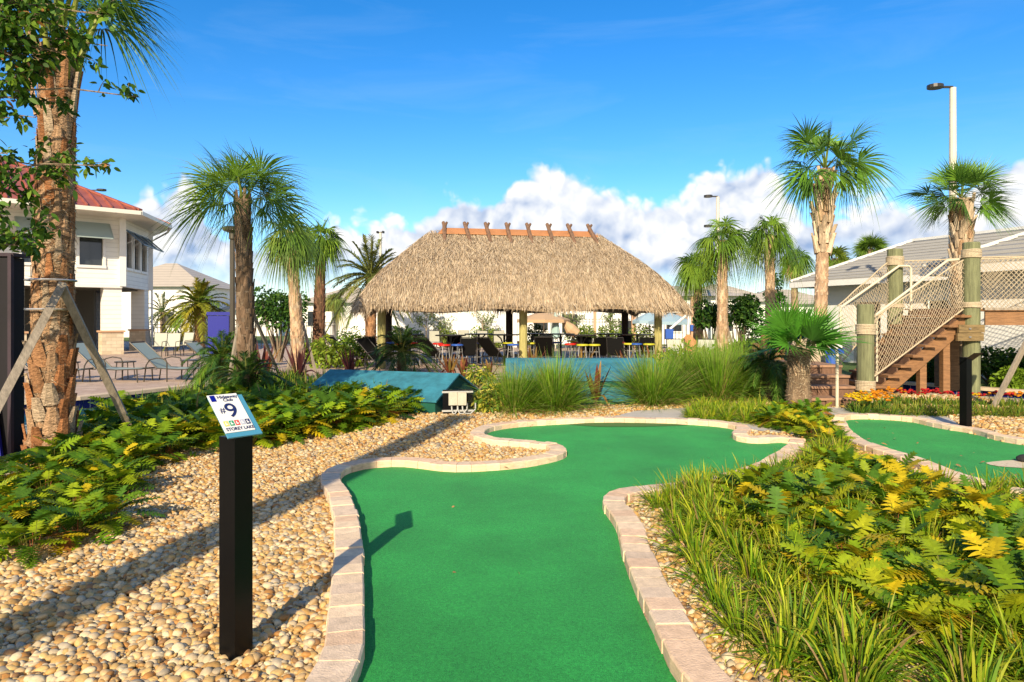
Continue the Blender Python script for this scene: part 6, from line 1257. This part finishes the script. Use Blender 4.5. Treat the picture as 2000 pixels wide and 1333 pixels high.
net('rope net along the far side of the platform behind the stair', (P2[0]+.16, P2[1], zt+.03), (*P5, zt+.03), (P2[0]+.16, P2[1], ZY(510, 16)), (*P5, ZY(500, 16)), sag=.08)
t = thing('handrail', 'cream metal handrail on the near side of the timber stair', 'handrail', (*P1, 0)); g = Geo(); g.tube([(P1[0]+.1, P1[1]+.12, ZY(648, 14.1)), (P1[0]+.3, P1[1]+.12, ZY(614, 14.1)), (P3[0]-.45, P3[1]+.1, ZY(508, 14.5)), (P3[0]-.1, P3[1]+.15, ZY(505, 14.5))], .027, 8); g.build('rail', M['cream'], t); g = Geo(); g.cyl((P1[0]+.3, P1[1]+.12, .3), .022, ZY(614, 14.1)-.3, 8); g.build('baluster', M['cream'], t)
t = thing('handrail', 'cream metal handrail on the far side, bending down behind the green post', 'handrail', (*Q1, 0)); g = Geo(); zz = ZY(521, 15.9); g.tube([(Q1[0]+.02, Q1[1]-.1, ZY(601, 15.6)), (P2[0]-.05, P2[1]-.25, zz), (P2[0]+.18, P2[1]-.25, zz), (P2[0]+.23, P2[1]-.25, zz-.06), (P2[0]+.23, P2[1]-.25, zt)], .027, 8); g.build('rail', M['cream'], t); g = Geo(); g.cyl((Q1[0]+.02, Q1[1]-.1, 0), .022, ZY(601, 15.6), 8); g.build('baluster', M['cream'], t)
# stumps at right
for px, Y, h, r_, lb in ((1958, 18.3, ZY(663, 18.3), .13, 'light brown timber stump under the platform'), (1972, 18.8, ZY(652, 18.8), .17, 'taller dark timber stump behind the light one'), (1948, 18.7, ZY(664, 18.7), .1, 'narrow dark stump left of the light one'), (1522, 17.5, ZY(668, 17.5), .14, 'pinkish timber stump left of the small fan palm'), (1498, 17.8, ZY(655, 17.8), .15, 'thicker timber stump behind the low feathery palm'), (1478, 18, ZY(672, 18), .12, 'short stump left of the two others')):
    b = np.array((PX(px, Y), Y, 0)); t = thing('timber_stump', lb, 'stump', tuple(b), 'cut timber piles'); g = Geo(); g.cyl(b, r_, h, 12); g.build('log', M['brownwood'] if 'dark' not in lb else M['stepwood'], t); g = Geo(); g.cyl(b+[0, 0, h], r_*.95, .02, 12); g.build('cut_top', M['stepwood'], t)
# timber steps with blue bits and handrail
b0 = np.array(G(1630, 796)); t = thing('timber_steps', 'flight of dark timber-edged steps left of the rope stair', 'steps', tuple(b0))
for i in range(4):
    y0 = b0[1]+i*.42; z1 = .17*(i+1); x1 = [PX(1676, 12.5), PX(1666, 12.9), PX(1657, 13.3), PX(1643, 13.7)][i]; x0 = PX(1575, 12.5)+.0
    nb = 3; xs = np.linspace(x0, x1, nb+1)
    g = Geo()
    for k in range(nb): g.box(((xs[k]+xs[k+1])/2, y0+.9+rng.normal(0, .01), z1/2-.02), (xs[k+1]-xs[k]-.012, 1.8, z1-.045))
    g.build('riser_block', M['stepwood'], t); g = Geo()
    for k in range(nb): g.box(((xs[k]+xs[k+1])/2, y0+.88+rng.normal(0, .01), z1-.02), (xs[k+1]-xs[k]-.006, 1.84, .045))
    g.build('tread', mat('step_tread', (.30, .17, .10), rough=.8, noise=(6, .7, 1.3)) if i == 0 else bpy.data.materials['step_tread'], t)
t = thing('grab_rail', 'cream upright grab rail in front of the timber steps', 'handrail', G(1635, 797)); b = np.array(G(1635, 797)); g = Geo(); g.tube([b, b+[0, 0, .98], b+[.03, .1, 1.05], b+[.1, 1.3, 1.35], b+[.1, 1.4, 1.3], b+[.1, 1.4, .6]], .028, 8); g.build('rail', M['cream'], t); g = Geo(); g.cyl(b, .05, .02, 10); g.build('foot_plate', M['cream'], t)
b = np.array(P(1625, 708, 14.6)); b[2] = 0; t = thing('water_toy', 'blue and white water feature standing on the timber steps', 'water toy', tuple(b)); g = Geo(); g.cyl(b+[0, 0, .55], .13, .28, 12); g.build('base', M['blue'], t); g = Geo(); g.box(b+[.05, 0, .92], (.34, .2, .12), .4); g.build('top', M['blue'], t); g = Geo(); g.box(b+[.06, -.05, 1.02], (.2, .14, .08), .3); g.build('cap', M['whitepaint'], t)
# stacked rock column behind the fan palm
b = np.array((PX(1592, 15.4), 15.4, 0)); rng = np.random.default_rng(720); g = Geo(); N = 700; a = rng.uniform(0, 6.28, N); z = rng.uniform(0, 1.15, N); loc = np.stack([b[0]+np.cos(a)*(.36+.08*z), b[1]+np.sin(a)*.36, z], 1)
g.inst(ICO1[0], [ICO1[1]], rotm(a)*(np.stack([np.full(N, .05), rng.uniform(.05, .08, N), rng.uniform(.03, .05, N)], 1))[:, None, :], loc, np.array((.52, .42, .29))*rng.uniform(.7, 1.15, (N, 1))); g.cyl(b, .38, 1.17, 14, (.42, .34, .24), r2=.44)
tag(g.build('pebbled_pillar', M['rock'], origin=tuple(b), smooth=True), 'pillar faced with small tan stones behind the small fan palm', 'pillar')
# rock in the sand cup
g = Geo(); b = np.array(G(2000, 905)); g.inst(ICO1[0], [ICO1[1]], np.array([np.diag([.10, .08, .05])]), np.array([b+[.02, 0, .05]]), np.array([[.02, .02, .022]])); tag(g.build('dark_rock', M['rock'], origin=tuple(b)), 'black rock in the sand patch of the right green', 'rock')
# boulders of pale rock by the right pool
for i, (px, py, s_) in enumerate([(1790, 738, .3), (1830, 735, .25), (1760, 742, .3)]):
    b = np.array(G(px, 742)); b[1] += .5; g = Geo(); V, Fc = sub(*ICO1); rr = 1+.18*np.sin(V[:, :1]*4+i)+.1*np.sin(V[:, 1:2]*7+i); g.inst(V*rr, [Fc], np.array([np.diag([s_*1.5, s_, s_*.8])]), np.array([b+[0, 0, s_*.3]]), np.array([[.62, .58, .50]]))
    tag(g.build('boulder', M['rock'], origin=tuple(b)), ['pale boulder under the middle of the stair', 'smaller pale boulder under the upper stair', 'pale boulder under the lowest stair treads'][i], 'boulder', 'pale boulders under the stair')
print('objects', len(bpy.data.objects))
